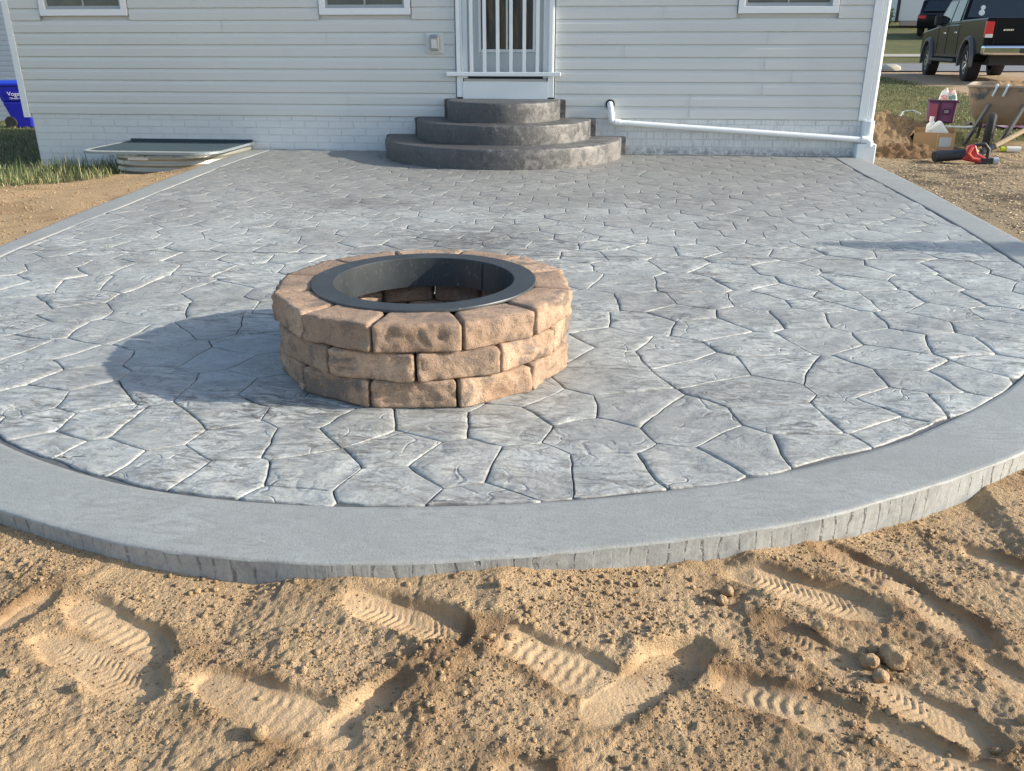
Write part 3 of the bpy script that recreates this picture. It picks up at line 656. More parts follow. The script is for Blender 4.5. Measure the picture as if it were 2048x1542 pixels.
# corner posts, eave, roof
MB().box(XL - .078, XL - .002, -.026, .06, ZB - .045, 3.05).build('corner_post', MTRIM, house, bevel=.003)
MB().box(XR, XR + .092, -.026, .06, ZB - .006, 3.05).build('corner_post', MTRIM, house, bevel=.003)
MB().box(XL - .33, XR + .38, -.28, .0, 3.051, 3.07).build('soffit', MTRIM, house)
MB().box(XL - .33, XR + .38, -.30, -.281, 3.04, 3.2).build('fascia', MTRIM, house)
MB().prism([(-.34, 3.17), (4.5, 4.9), (9.3, 3.17), (9.3, 3.25), (4.5, 4.98), (-.34, 3.25)], XL - .35, XR + .4).build('roof', mat('shingles', (.08, .08, .085), .9), house)
MB().prism([(0.03, 3.06), (9, 3.06), (4.5, 4.85)], XL + .0, XR + .05).build('gable', MSID, house)
# bricks of the foundation
ztop = [.388 - .004] + [.328 - .08 * k for k in range(7)]
bk_cache = {}
def brick(x0, x1, z0, z1):
    key = (round(x1 - x0, 2), round(z1 - z0, 3), random.randrange(3))
    if key not in bk_cache:
        L, Hh = x1 - x0, z1 - z0; e = .003; y0 = -.0015 - .0012 * key[2]
        V = [(0, .012, 0), (L, .012, 0), (L, .012, Hh), (0, .012, Hh), (e, y0, e), (L - e, y0, e), (L - e, y0, Hh - e), (e, y0, Hh - e)]
        V += [(L * .5, y0, e), (L * .5, y0, Hh - e)]
        bk_cache[key] = MB().add(V, [(4, 8, 9, 7), (8, 5, 6, 9), (0, 1, 5, 8, 4), (1, 2, 6, 5), (2, 3, 7, 9, 6), (3, 0, 4, 7)]).mesh('brick'); bk_cache[key].materials.append(MBR)
    link('brick', bk_cache[key], None, house, loc=(x0, 0, z0))
for r_ in range(7):
    zt = ztop[r_] - .002; zb = (.328 if r_ == 0 else ztop[r_] - .08) + .002
    if zt < -.12: continue
    for side, (a, e_) in enumerate(((XL + .02, -1.95), (-.25, XR + .04))):
        x = a - (.145 if r_ % 2 else 0) - (.05 if side else 0)
        while x < e_ - .02:
            x0, x1 = max(x, a) + .002, min(x + .29, e_) - .002
            cx_ = (x0 + x1) / 2
            hid = {True: 1.36}.get(zt < .2, 1.02 if zt < .39 else 0)
            if x1 - x0 > .03 and not (abs(cx_ + 1.1) < hid - .15):
                if not (zt < -.06 and cx_ > -4.0): brick(x0, x1, zb, zt)
            x += .29
# windows
def window(x0, x1, z0, z1):
    wdw = MB(); fr = .068
    for a, c_, d, e_ in ((x0, x1, z0, z0 + fr), (x0, x1, z1 - fr, z1), (x0, x0 + fr, z0 + fr, z1 - fr), (x1 - fr, x1, z0 + fr, z1 - fr)): wdw.box(a, c_, -.032, .06, d, e_)
    o = wdw.build('window', MTRIM, house, bevel=.004)
    s = MB(); a0, a1, b0, b1 = x0 + fr, x1 - fr, z0 + fr, z1 - fr; sf = .035
    for a, c_, d, e_ in ((a0, a1, b0, b0 + sf), (a0, a1, b1 - sf, b1), (a0, a0 + sf * .7, b0 + sf, b1 - sf), (a1 - sf * .7, a1, b0 + sf, b1 - sf)): s.box(a, c_, -.008, .05, d, e_)
    s.build('sash', mat('grey_sash', (.33, .37, .40), .5), o)
    MB().box(a0 + .02, a1 - .02, .008, .016, b0 + .03, b1 - .03).build('pane', MGLASS, o)
    m_ = (x0 + x1) / 2
    MB().box(m_ - .009, m_ + .009, -.003, .007, b0 + sf, b1 - sf).build('muntin', mat('muntin_grey', (.35, .38, .37), .5), o)
for (a, c_) in ((-6.428, -5.385), (-3.16, -2.137), (1.368, 2.392)): window(a, c_, 1.452, 2.60)
# back door
dfr = MB()
dfr.box(-1.642, -1.575, -.03, .06, .60, 2.78); dfr.box(-.626, -.559, -.03, .06, .60, 2.78); dfr.box(-1.575, -.626, -.03, .06, 2.70, 2.78)
dr = dfr.build('door_frame', MWHITE, house, bevel=.004)
MB().box(-1.574, -1.52, .0, .12, .80, 2.69).build('jamb', MWHITE, dr); MB().box(-.68, -.627, .0, .12, .80, 2.69).build('jamb', MWHITE, dr)
ds = MB()
ds.box(-1.519, -1.385, .05, .09, .815, 2.68); ds.box(-.785, -.681, .05, .09, .815, 2.68); ds.box(-1.385, -.785, .05, .09, .815, 1.10); ds.box(-1.385, -.785, .05, .09, 2.55, 2.68)
MDOOR = mat('door_paint', (.55, .60, .61), .4)
dd_ = ds.build('door', MDOOR, house, bevel=.003)
lt = MB()
lt.box(-1.40, -1.37, .032, .049, 1.07, 2.58); lt.box(-.80, -.77, .032, .049, 1.07, 2.58); lt.box(-1.369, -.801, .032, .049, 1.07, 1.10); lt.box(-1.369, -.801, .032, .049, 2.55, 2.58)
lt.build('glass_frame', MTRIM, dd_, bevel=.003)
MB().box(-1.369, -.801, .06, .075, 1.101, 2.549).build('pane', MSTRIPE, dd_)
MB().box(-1.095, -1.075, .040, .059, 1.101, 2.549).build('muntin', MTRIM, dd_)
MB().box(-1.56, -.64, -.02, .10, .770, .795).build('threshold', mat('threshold_metal', (.42, .42, .40), .4, .6), house, bevel=.003)
MB().box(-1.518, -.682, .03, .06, .796, .814).build('door_sweep', MDARK, house)
MB().box(-1.573, -.628, -.034, .02, .585, .769).build('kick_board', MWHITE, house)
rl = MB().box(-1.749, -.481, -.075, -.033, .825, .867).build('railing', MWHITE, house, bevel=.004)
MB().box(-1.749, -.481, -.075, -.033, 1.72, 1.77).build('top_rail', MWHITE, rl, bevel=.004)
bal = MB().box(-.018, .018, -.018, .018, .868, 1.719).mesh('baluster'); bal.materials.append(MWHITE)
for k in range(8): link('baluster', bal, None, rl, loc=(-1.612 + k * .1455, -.054, 0))
ob = MB().box(-1.977, -1.777, -.035, .0, 1.052, 1.272).build('outlet_block', MSID, house, bevel=.006)
MB().box(-1.962, -1.792, -.043, -.034, 1.067, 1.257).build('block_face', MSID, ob, bevel=.004)
MCOV = mat('clear_cover', (.36, .38, .38), .25)
MB().box(-1.93, -1.82, -.085, -.043, 1.085, 1.24).build('outlet_cover', MCOV, ob, bevel=.02, seg=3)
MB().box(-1.905, -1.845, -.093, -.084, 1.11, 1.20).build('outlet', mat('outlet_white', (.62, .62, .6), .4), ob, bevel=.01)
MB().box(-1.92, -1.83, -.095, -.06, 1.222, 1.25).build('cover_hinge', mat('hinge_grey', (.25, .31, .38), .4), ob, bevel=.008)

# downspout and its boot at the right corner
dsp = empty('downspout', (2.885, -.012, 0), 0, 'white downspout running down the right corner of the house into a white boot', 'downspout')
MB().tube([(0, .03, .30), (0, .03, 3.0)], .036, 20, True).build('pipe', MTRIM, dsp, smooth=True)
MB().tube([(-.02, -.0, .16), (-.02, .0, .38)], .065, 20).build('collar', MWHITE, dsp, smooth=True)
MB().box(-.13, .075, -.10, .05, -.12, .148).build('boot', MWHITE, dsp, bevel=.012)
# PVC drain pipe along the foundation
MPVC = mat('pvc', (.80, .83, .84), .35)
dp = empty('drain_pipe', (.07, -.07, .2), 0, 'white plastic drain pipe sloping along the foundation right of the steps', 'drain pipe')
def dl(p): return (p[0] - .07, p[1] + .07, p[2] - .2)
MB().tube([dl(p) for p in [(.07, .0, .535), (.07, -.05, .535), (.072, -.07, .522), (.078, -.075, .49), (.085, -.07, .42), (.09, -.07, .385), (.10, -.07, .362), (.125, -.07, .350), (.16, -.07, .346)]], .033, 16).build('elbow', MPVC, dp, smooth=True)
MB().tube([dl(p) for p in [(.085, -.0705, .455), (.088, -.0705, .395)]], .039, 16).build('coupling', MPVC, dp, smooth=True)
MB().tube([dl(p) for p in [(.13, -.07, .3495), (.19, -.07, .344)]], .039, 16).build('coupling', MPVC, dp, smooth=True)
MB().tube([dl(p) for p in [(.17, -.07, .3455), (2.86, -.07, .185)]], .030, 16).build('pipe', MPVC, dp, smooth=True)
MB().tube([dl(p) for p in [(2.80, -.07, .19), (2.86, -.075, .185), (2.885, -.08, .165), (2.89, -.08, .12)]], .040, 16).build('end_elbow', MPVC, dp, smooth=True)
MB().tube([dl((.07, -.021, .535)), dl((.07, -.015, .535))], .052, 20).build('wall_hole', MDARK, dp)

# ------------------------------------------------------------------ steps
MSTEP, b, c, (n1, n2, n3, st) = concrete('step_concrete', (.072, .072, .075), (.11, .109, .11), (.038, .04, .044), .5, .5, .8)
sxx = b.n('ShaderNodeSeparateXYZ'); b.L(b.co(), sxx.inputs[0]); lit_blotch = b.ramp(b.math('ADD', b.noise(9, 6, .75, .5), b.math('MULTIPLY', sxx.outputs[0], .13)), [(.54, 0), (.70, .65)]); c = b.mix(lit_blotch, c, (.27, .26, .25)); b.color(c)  # paler blotches grow towards +x: sunlit right side painted into the colour
b.bump(b.math('ADD', b.math('MULTIPLY', b.noise(40, 5, .65), .0035), b.math('MULTIPLY', b.noise(7, 4, .6), .006)), .8, 1.)
steps = empty('concrete_steps', (-1.1, 0, 0), 0, 'three tier half round dark concrete steps below the back door', 'steps')
def half_step(r, w_, z0, z1, cy, sh=.10):
    pts = [(-w_, .0), (-w_, -sh), (-r, -sh)]
    n = 72
    pts += [(-r * math.cos(math.pi * k / n), cy - r * math.sin(math.pi * k / n)) for k in range(n + 1)]
    pts += [(r, -sh), (w_, -sh), (w_, .0)]
    pts = np.array(pts); rings = [(0, z0), (0, z0 + (z1 - z0) * .33), (0, z0 + (z1 - z0) * .66), (0, z1 - .016), (.003, z1 - .007), (.009, z1 - .002), (.02, z1), (.10, z1 + .001)]
    V = []; c0 = np.array([0, cy * .5])
    for k, (d, z) in enumerate(rings):
        for i, p in enumerate(pts):
            q = p - c0; L = np.hypot(*q); nz = .003 * float(fbm(np.array(p[0] * 1.0 + z * 3), np.array(p[1] - z * 2), 9, 3, 401)) if 2 < i < len(pts) - 3 else 0
            qq = c0 + q * (1 - (d - nz) / L); qq[1] = min(qq[1], -.0 if p[1] == 0 else 9)
            if p[1] == 0: qq = np.array([qq[0], 0.])
            V.append((qq[0], qq[1], z))
    m = len(pts); F = [(k * m + i, k * m + i + 1, (k + 1) * m + i + 1, (k + 1) * m + i) for k in range(len(rings) - 1) for i in range(m - 1)]
    F.append(tuple((len(rings) - 1) * m + i for i in range(m)))
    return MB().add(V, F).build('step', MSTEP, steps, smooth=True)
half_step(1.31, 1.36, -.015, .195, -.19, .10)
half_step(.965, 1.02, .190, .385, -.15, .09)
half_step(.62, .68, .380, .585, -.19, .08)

# ------------------------------------------------------------------ fire pit
MBK = mat('tumbled_block', rough=.9, spec=.2); b = NB(MBK)
rnd = b.rand(); ofs = b.n('ShaderNodeVectorMath', operation='ADD'); cmb = b.n('ShaderNodeCombineXYZ'); b.L(b.math('MULTIPLY', rnd, 37.), cmb.inputs[0]); b.L(b.math('MULTIPLY', rnd, 11.), cmb.inputs[2]); b.L(b.co(), ofs.inputs[0]); b.L(cmb.outputs[0], ofs.inputs[1])
nA = b.noise(5.0, 5, .6, .5, vec=ofs.outputs[0]); nB = b.noise(60, 6, .75, vec=ofs.outputs[0]); nC = b.noise(240, 3, .6, vec=ofs.outputs[0])
c = b.mix(b.ramp(nA, [(.40, 0), (.60, 1)]), (.455, .298, .20), (.60, .432, .305))
c = b.mix(b.ramp(b.noise(7.5, 6, .7, .6, vec=ofs.outputs[0]), [(.50, 0), (.60, .85)]), c, (.17, .15, .135))
c = b.mix(b.ramp(rnd, [(0, 0), (.45, .3), (.75, .6), (1, .95)]), c, b.mix(nA, (.22, .165, .13), (.36, .25, .18)))
c = b.mix(b.ramp(nB, [(.34, .6), (.5, 0)]), c, (.20, .14, .10)); c = b.mix(b.ramp(nC, [(.33, .5), (.42, 0)]), c, (.14, .10, .08)); c = b.mix(b.ramp(nC, [(.60, 0), (.70, .4)]), c, (.72, .62, .52)); b.color(c)
b.bump(b.math('ADD', b.math('MULTIPLY', nB, .009), b.math('ADD', b.math('MULTIPLY', nC, .0018), b.math('MULTIPLY', nA, .004))), .9, 1.)
PX, PY = -.658, -6.83
pit = empty('fire_pit', (PX, PY, 0), 0, 'round fire pit of tumbled tan blocks with a black steel ring', 'fire pit')
def block(a0, a1, r0, r1, z0, z1, seed):
    nu, nr, nz_ = 24, 8, 10; V = {}; 
    bm = bmesh.new(); rs = random.Random(seed)
    r0 += rs.uniform(-.006, .006); r1 += rs.uniform(-.005, .007); dz = rs.uniform(-.002, .002)
    gap = .0052; th = (a0 + a1) / 2; ha = (a1 - a0) / 2
    # block in local frame: chord outer face, tapering sides
    def P(u, v, w_):      # u,v,w in -1..1 : along, radial, vertical
        r = r0 + (r1 - r0) * (v + 1) / 2; half = r * math.tan(ha) - gap
        return Vector((u * half, r * math.cos(ha) + (r1 * (1 - math.cos(ha)) * .6), z0 + (z1 - z0) * (w_ + 1) / 2 + dz))
    ids = {}
    def vert(i, j, k):
        if (i, j, k) not in ids:
            u, v, w_ = -1 + 2 * i / nu, -1 + 2 * j / nr, -1 + 2 * k / nz_
            p = P(u, v, w_)
            ids[(i, j, k)] = (bm.verts.new(p), u, v, w_)
        return ids[(i, j, k)][0]
    for i in range(nu):
        for j in range(nr):
            for k in (0, nz_): bm.faces.new([vert(i, j, k), vert(i + 1, j, k), vert(i + 1, j + 1, k), vert(i, j + 1, k)])
    for i in range(nu):
        for k in range(nz_):
            for j in (0, nr): bm.faces.new([vert(i, j, k), vert(i + 1, j, k), vert(i + 1, j, k + 1), vert(i, j, k + 1)])
    for j in range(nr):
        for k in range(nz_):
            for i in (0, nu): bm.faces.new([vert(i, j, k), vert(i, j + 1, k), vert(i, j + 1, k + 1), vert(i, j, k + 1)])
    # round the corners and roughen
    c = P(0, 0, 0); hw = (P(1, 1, 0) - P(-1, 1, 0)).x / 2; hd = (r1 - r0) / 2; hz = (z1 - z0) / 2; rad = .0145
    sx_, sy_ = rs.uniform(0, 99), rs.uniform(0, 99)
    co_ = np.array([v[0].co[:] for v in ids.values()])
    nn = fbm(co_[:, 0] + co_[:, 1] * .6 + sx_, co_[:, 2] * 1.2 + co_[:, 1] + sy_, 16, 3, 500 + seed); n2_ = fbm(co_[:, 0] + sy_, co_[:, 2] - co_[:, 1] + sx_, 45, 2, 600 + seed)
    for q, ((v, u, vv, w_), a, b2) in enumerate(zip(ids.values(), nn, n2_)):
        p = v.co - c; hwl = P(1, vv, 0).x
        e = Vector((p.x / hwl * hwl, p.y, p.z)); lim = Vector((hwl - rad, hd - rad, hz - rad)); cl = Vector((max(-lim.x, min(lim.x, e.x)), max(-lim.y, min(lim.y, e.y)), max(-lim.z, min(lim.z, e.z))))
        d = e - cl
        if d.length > rad: e = cl + d.normalized() * rad
        if vv > .5: e.y += .0044 * a + .0046 * b2
        else: e.y += .002 * a
        if abs(u) > .9: e.x += .0015 * b2 * (1 if u > 0 else -1) - abs(.0012 * a) * (1 if u > 0 else -1)
        e.z += .0012 * b2
        v.co = c + e
    bmesh.ops.recalc_face_normals(bm, faces=bm.faces)
    bmesh.ops.transform(bm, matrix=Matrix.Rotation(th - math.pi / 2, 4, 'Z'), verts=bm.verts)
    me = bpy.data.meshes.new('block'); bm.to_mesh(me); bm.free(); link('block', me, MBK, pit, smooth=True)
sd_ = 0
for cse, (base, r1) in enumerate(((-97.5, .553), (-83.5, .556), (-95.5, .558))):
    ang = [base + 30 * k + random.uniform(-1.2, 1.2) for k in range(12)]; ang.append(ang[0] + 360)
    for k in range(12):
        sd_ += 1; block(R(ang[k]), R(ang[k + 1]), r1 - .15, r1, cse * .1, cse * .1 + .1, sd_)
MRING = mat('black_steel', (.022, .026, .03), .42, .3); b = NB(MRING); b.color(b.mix(b.ramp(b.noise(70, 6, .78, vec=b.mp((1, 1, .45))), [(.58, 0), (.70, .8)]), b.mix(b.noise(9, 4), (.03, .037, .043), (.075, .085, .092)), (.20, .205, .21))); b.bump(b.noise(80, 4, .6), .25, .002)
rg_ = MB().lathe([(.345, .185), (.343, .185), (.343, .306), (.345, .3085), (.425, .3085), (.4265, .306), (.4265, .299), (.424, .299), (.424, .3045), (.347, .3045), (.347, .187)], 96)
rg_.build('steel_ring', MRING, pit, smooth=True)
sm_ = MB(); 
for a in (R(58), R(215)): sm_.bar((.341 * math.cos(a), .341 * math.sin(a), .187), (.341 * math.cos(a), .341 * math.sin(a), .303), .004, .006)
sm_.build('ring_seam', MRING, pit)

# ------------------------------------------------------------------ window well at left
MGAL = mat('galvanised', (.50, .50, .47), .45, .5); b = NB(MGAL); b.color(b.mix(b.noise(12, 5, .6), (.34, .335, .29), (.46, .45, .39)))
MGR = mat('grate_steel', (.035, .058, .078), .6, .2)
wwell = empty('window_well', (-4.77, 0, 0), 0, 'galvanised window well with a steel grate cover against the foundation', 'window well')
n = 64; V = []; F = []
zc = np.linspace(-.42, .045, 40)
for z in zc:
    off = .008 * math.sin(z * 2 * math.pi / .068)
    for k in range(n + 1):
        t = math.pi * k / n; ex = 2 / 3.2
        x = -(.66 + off) * math.copysign(abs(math.cos(t)) ** ex, math.cos(t)); y = -(1.08 + off) * abs(math.sin(t)) ** ex
        V.append((x, y, z))
for j in range(len(zc) - 1):
    for k in range(n): F.append((j * (n + 1) + k, j * (n + 1) + k + 1, (j + 1) * (n + 1) + k + 1, (j + 1) * (n + 1) + k))
MB().add(V, F).build('liner', MGAL, wwell, smooth=True, auto=False)
gx0, gx1, gy0 = -.84, .72, -1.17
def gr_out(inset_=0):
    r = .26; pts = [(gx0 + inset_, -.03), (gx0 + inset_, gy0 + r)]
    pts += [(gx0 + r - (r - inset_) * math.cos(a), gy0 + r - (r - inset_) * math.sin(a)) for a in [R(90) * k / 8 for k in range(1, 9)]]
    pts += [(gx1 - r + (r - inset_) * math.sin(a), gy0 + r - (r - inset_) * math.cos(a)) for a in [R(90) * k / 8 for k in range(0, 9)]]
    pts += [(gx1 - inset_, -.03)]; return pts
MRIM = mat('grate_rim', (.30, .34, .36), .45, .4)
gr = empty('grate', (0, 0, 0)); gr.parent = wwell
ow = gr_out(0); iw = gr_out(.022); m = len(ow)
V = [(x, y, .068) for x, y in ow] + [(x, y, .092) for x, y in ow] + [(x, y, .092) for x, y in iw] + [(x, y, .068) for x, y in iw]
F = [(r_ * m + i, r_ * m + i + 1, ((r_ + 1) % 4) * m + i + 1, ((r_ + 1) % 4) * m + i) for r_ in range(4) for i in range(m - 1)]
MB().add(V, F).build('rim', MRIM, gr)
MB().box(gx0 + .04, gx1 - .03, -.05, -.022, .06, .115).build('back_angle', MGR, gr)
nb = 46
for k in range(nb):
    x = gx0 + .05 + (gx1 - gx0 - .1) * k / (nb - 1); dxl = min(x - gx0, gx1 - x); r = .26
    ye = gy0 + .03 + (r - math.sqrt(max(0, r * r - (r - dxl) ** 2)) if dxl < r else 0)
    MB().box(x - .003, x + .003, ye + .10, -.05, .081, .0885).build('bar', MGR, gr)
    MB().box(x - .006, x + .006, ye, ye + .098, .0815, .091).build('bar_end', MRIM, gr)  # front ends in paler steel: their glint is put into the colour
for k in range(5):
    y = -.2 - .2 * k; MB().box(gx0 + .07, gx1 - .07, y - .003, y + .003, .070, .0805).build('cross_bar', MGR, gr)
MB().box(-.28, -.05, -1.098, -1.09, .0, .03).build('tag_plate', mat('paper_label', (.6, .61, .6), .6), wwell)
for x in (-.45, -.1, .22): MB().tube([(x, -1.085, .04), (x, -1.11, .04)], .011, 8).build('bolt', MGAL, wwell)

# ------------------------------------------------------------------ grass tufts, chips, mound
def blades(name, P, Hs, lean, m, label, width=.004):
    n = len(P); a = rng.uniform(0, 2 * np.pi, n); l = rng.uniform(0, lean, n) * Hs; d = rng.uniform(0, 2 * np.pi, n)
    wx, wy = np.cos(a) * width, np.sin(a) * width; lx, ly = np.cos(d) * l, np.sin(d) * l
    v0 = P + np.stack([-wx, -wy, np.full(n, -.01)], 1); v1 = P + np.stack([wx, wy, np.full(n, -.01)], 1)
    m0 = P + np.stack([-wx * .8 + lx * .35, -wy * .8 + ly * .35, Hs * .55], 1); m1 = P + np.stack([wx * .8 + lx * .35, wy * .8 + ly * .35, Hs * .55], 1)
    tp = P + np.stack([lx, ly, Hs], 1)
    V = np.stack([v0, v1, m1, m0, tp], 1).reshape(-1, 3); b0 = np.arange(n) * 5
    F = np.concatenate([np.stack([b0, b0 + 1, b0 + 2], 1), np.stack([b0, b0 + 2, b0 + 3], 1), np.stack([b0 + 3, b0 + 2, b0 + 4], 1)])
    me = bpy.data.meshes.new(name); me.vertices.add(len(V)); me.vertices.foreach_set('co', V.ravel()); me.loops.add(F.size); me.loops.foreach_set('vertex_index', F.ravel().astype(np.int32))
    me.polygons.add(len(F)); me.polygons.foreach_set('loop_start', np.arange(0, F.size, 3, dtype=np.int32)); me.polygons.foreach_set('loop_total', np.full(len(F), 3, np.int32)); me.update()
    fattr(me, 'dry', np.repeat(rng.random(n), 5))
    o = link(name, me, m); tag(o, label, kind='stuff'); return o
MGRS = mat('grass_blades', rough=.6, spec=.25); b = NB(MGRS); b.color(b.ramp(b.attr('dry'), [(0, (.05, .085, .03)), (.5, (.10, .13, .05)), (.75, (.22, .22, .10)), (1, (.42, .37, .20))]))
b.p.inputs['Subsurface Weight'].default_value = 0
n = 9000; x = rng.uniform(-8.6, -5.02, n); y = rng.uniform(-3.6, -.03, n)
keep = (x < -5.15 + .12 * fbm(x, y, 3, 2, 700) - np.clip(-y - 1.7, 0, 9) * .42) & ~((x > -5.6) & (y > -1.0) & (x > -5.42)) & (rng.random(n) < np.where(x < -6.9, .45, 1) * np.clip(.55 + fbm(x, y, 2.5, 2, 701), .15, 1))
x, y = x[keep], y[keep]; P = np.stack([x, y, coarse(x, y)], 1)
blades('tall_grass', P, rng.uniform(.03, .14, len(P)) * (1 + .8 * (rng.random(len(P)) > .93)), .6, MGRS, 'long grass growing against the left end of the foundation', .0035)
n = 22000; x = rng.uniform(-22, -6.9, n); y = rng.uniform(-3, 13, n); P = np.stack([x, y, coarse(x, y)], 1); blades('side_lawn_grass', P, rng.uniform(.03, .07, n), .7, MGRS, 'shaded lawn left of the house', .006)
n = 60000; x = rng.uniform(2.95, 13, n); y = rng.uniform(.9, 15, n); keep = (rng.random(n) < sstep(.8, 2.4, y + .4 * fbm(x, y, 1.2, 3, 702))) & ~((x > 7.3) & (y > 8.3)) & (x < 3.2 + y * 1.1); x, y = x[keep], y[keep]
P = np.stack([x, y, coarse(x, y)], 1); blades('lawn_grass', P, rng.uniform(.010, .032, len(P)), 1.2, MGRS, 'patchy lawn right of the house', .006)
# wood chips and straw on the right
MCH = mat('wood_chips', rough=.9); b = NB(MCH); b.color(b.ramp(b.attr('damp'), [(0, (.50, .39, .25)), (.4, (.28, .2, .12)), (.8, (.10, .075, .05))]))
n = 16000; x = rng.uniform(2.7, 5.6, n); y = rng.uniform(-5.2, 1.2, n); keep = (x > 2.72 + .04 * np.abs(y)) & (rng.random(n) < .75 + .5 * fbm(x, y, 2, 2, 703)); x, y = x[keep], y[keep]
z = coarse(x, y) + .004; chipv = np.array([(-1, -.25, -.1), (1, -.2, -.1), (1, .2, -.08), (-1, .25, -.1), (-.9, -.2, .1), (.9, -.15, .12), (.9, .15, .1), (-.9, .2, .1)], float)
chipf = np.array([(4, 5, 6), (4, 6, 7), (0, 1, 5), (0, 5, 4), (1, 2, 6), (1, 6, 5), (2, 3, 7), (2, 7, 6), (3, 0, 4), (3, 4, 7)])
o = scatter('wood_chips', np.stack([x, y, z], 1), .006 + .012 * rng.random(len(x)) ** 2, chipv, chipf, MCH, 'straw and wood chips scattered over the soil right of the patio', flat=1.2)
# crumbs on left soil strip
n = 9000; x = rng.uniform(-6.5, -3.4, n); y = rng.uniform(-7, -.8, n); k_ = np.interp(y, [-6.1, -5.3, -3.7, -1.29, 0], [-3.5, -3.62, -3.84, -4.08, -4.1]) - .02
keep = (x < k_) & ~((x > -5.6) & (y > -1.2)); x, y = x[keep], y[keep]
scatter('soil_crumbs', np.stack([x, y, coarse(x, y) + .002], 1), .004 + .010 * rng.random(len(x)) ** 4, octv, octf, MSOIL, 'small crumbs on the tan soil left of the patio')
# mound of spoil behind the right corner of the patio
def mound(name, cx_, cy_, rx, ry, hgt, m, label, cat, seed, dampv=.5, n=70):
    t = np.linspace(-1, 1, n); A, B = np.meshgrid(t, t); r = np.hypot(A, B); Xm = cx_ + A * rx; Ym = cy_ + B * ry
    hh = hgt * np.clip(1 - r ** 1.6, 0, 1) * (1 + .35 * fbm(Xm, Ym, 3, 3, seed)) + .035 * np.abs(fbm(Xm, Ym, 11, 3, seed + 1)) * np.clip(1.2 - r, 0, 1) + .02 * fbm(Xm, Ym, 26, 2, seed + 2) * (r < 1)
    Zm = hh * (r < 1) - .05 * (r >= .98) - .02
    me, used = grid_mesh(name, (t * rx), (t * ry), Zm); fattr(me, 'damp', np.clip(dampv + .4 * fbm(Xm, Ym, 9, 3, seed + 3), 0, 1).ravel())
    o = link(name, me, m, smooth=True, loc=(cx_, cy_, float(terrain(cx_, cy_)))); tag(o, label, cat); return o
MHEAP = mat('dug_soil', rough=.95); b = NB(MHEAP); b.color(b.mix(b.noise(26, 6, .75), (.10, .06, .03), (.50, .34, .19))); b.bump(b.noise(26, 6, .75), 1., .05)
mound('soil_heap', 3.42, 1.55, .62, .7, .27, MHEAP, 'heap of brown dug soil behind the downspout corner', 'soil heap', 801, .5)
mound('soil_heap', 3.9, 2.3, .55, .5, .24, MHEAP, 'lower brown soil heap beside the cardboard box', 'soil heap', 811, .4)
MROOT = mat('peat', rough=.95); b = NB(MROOT); b.color(b.mix(b.noise(40, 5, .7), (.07, .038, .018), (.26, .15, .07))); b.bump(b.noise(30, 5, .7), .9, .03)
mound('turf_ridge', 3.45, .42, .62, .22, .15, MROOT, 'dark brown ridge of turned turf beside the white boot', 'turf ridge', 821, .9, 50)

# ------------------------------------------------------------------ things at right
def gz(x, y): return float(coarse(np.array(x), np.array(y)))
MCARD = mat('cardboard', (.42, .26, .13), .85); MBOT = mat('white_plastic', (.78, .78, .75), .35)
bx, by = 4.0, 1.18
box = empty('cardboard_box', (bx, by, gz(bx, by)), R(-18), 'open brown cardboard box standing in front of the soil heap', 'box')
k = MB(); W2, D2, H2, t = .225, .17, .20, .006
k.box(-W2, W2, -D2, -D2 + t, 0, H2); k.box(-W2, W2, D2 - t, D2, 0, H2 + .03); k.box(-W2, -W2 + t, -D2 + t, D2 - t, 0, H2); k.box(W2 - t, W2, -D2 + t, D2 - t, 0, H2); k.box(-W2 + t, W2 - t, -D2 + t, D2 - t, .0, .01)
k.build('box_body', MCARD, box)
MB().add([(-W2, -D2, H2), (-W2, D2, H2), (-W2 - .08, D2, H2 - .10), (-W2 - .08, -D2, H2 - .10), (-W2, -D2, H2 + .003), (-W2, D2, H2 + .003), (-W2 - .083, D2, H2 - .097), (-W2 - .083, -D2, H2 - .097)], [(3, 2, 1, 0), (4, 5, 6, 7), (0, 1, 5, 4), (2, 3, 7, 6), (0, 4, 7, 3), (1, 2, 6, 5)]).build('flap', MCARD, box)
MB().box(.06, .19, -D2 - .003, -D2 - .0005, .04, .15).build('box_label', mat('grey_label', (.42, .45, .47), .6), box)
MB().box(.035, .043, -D2 - .0035, -D2 - .0005, .0, H2).build('tape', mat('tape', (.55, .42, .25), .4), box)
def bottle(name, x, y, z, r, h, label, rot=(0, 0, 0)):
    o = empty(name, (x, y, z), 0, label, 'bottle'); o.rotation_euler = rot
    MB().lathe([(0.001, 0), (r * .95, 0), (r, .01), (r, h * .72), (r * .9, h * .8), (r * .45, h * .88), (r * .42, h)], 20).build('bottle_body', MBOT, o, smooth=True)
    MB().lathe([(.001, h + .03), (r * .5, h + .03), (r * .5, h * .93), (r * .4, h * .93)], 16).build('cap', MBOT, o, smooth=True)
bz = gz(bx, by)
bottle('bottle', bx - .05, by + .03, bz + .02, .05, .32, 'tall white bottle standing upright in the cardboard box')
jug = empty('jug', (bx + .12, by - .0, bz + .1), 0, 'white plastic jug leaning out of the right half of the cardboard box', 'jug'); jug.rotation_euler = (0, R(-38), R(-12))
MB().box(-.085, .085, -.07, .07, 0, .23).build('jug_body', MBOT, jug, bevel=.03, seg=3); MB().tube([(0, 0, .23), (0, 0, .27)], .025, 12).build('cap', MBOT, jug, smooth=True)
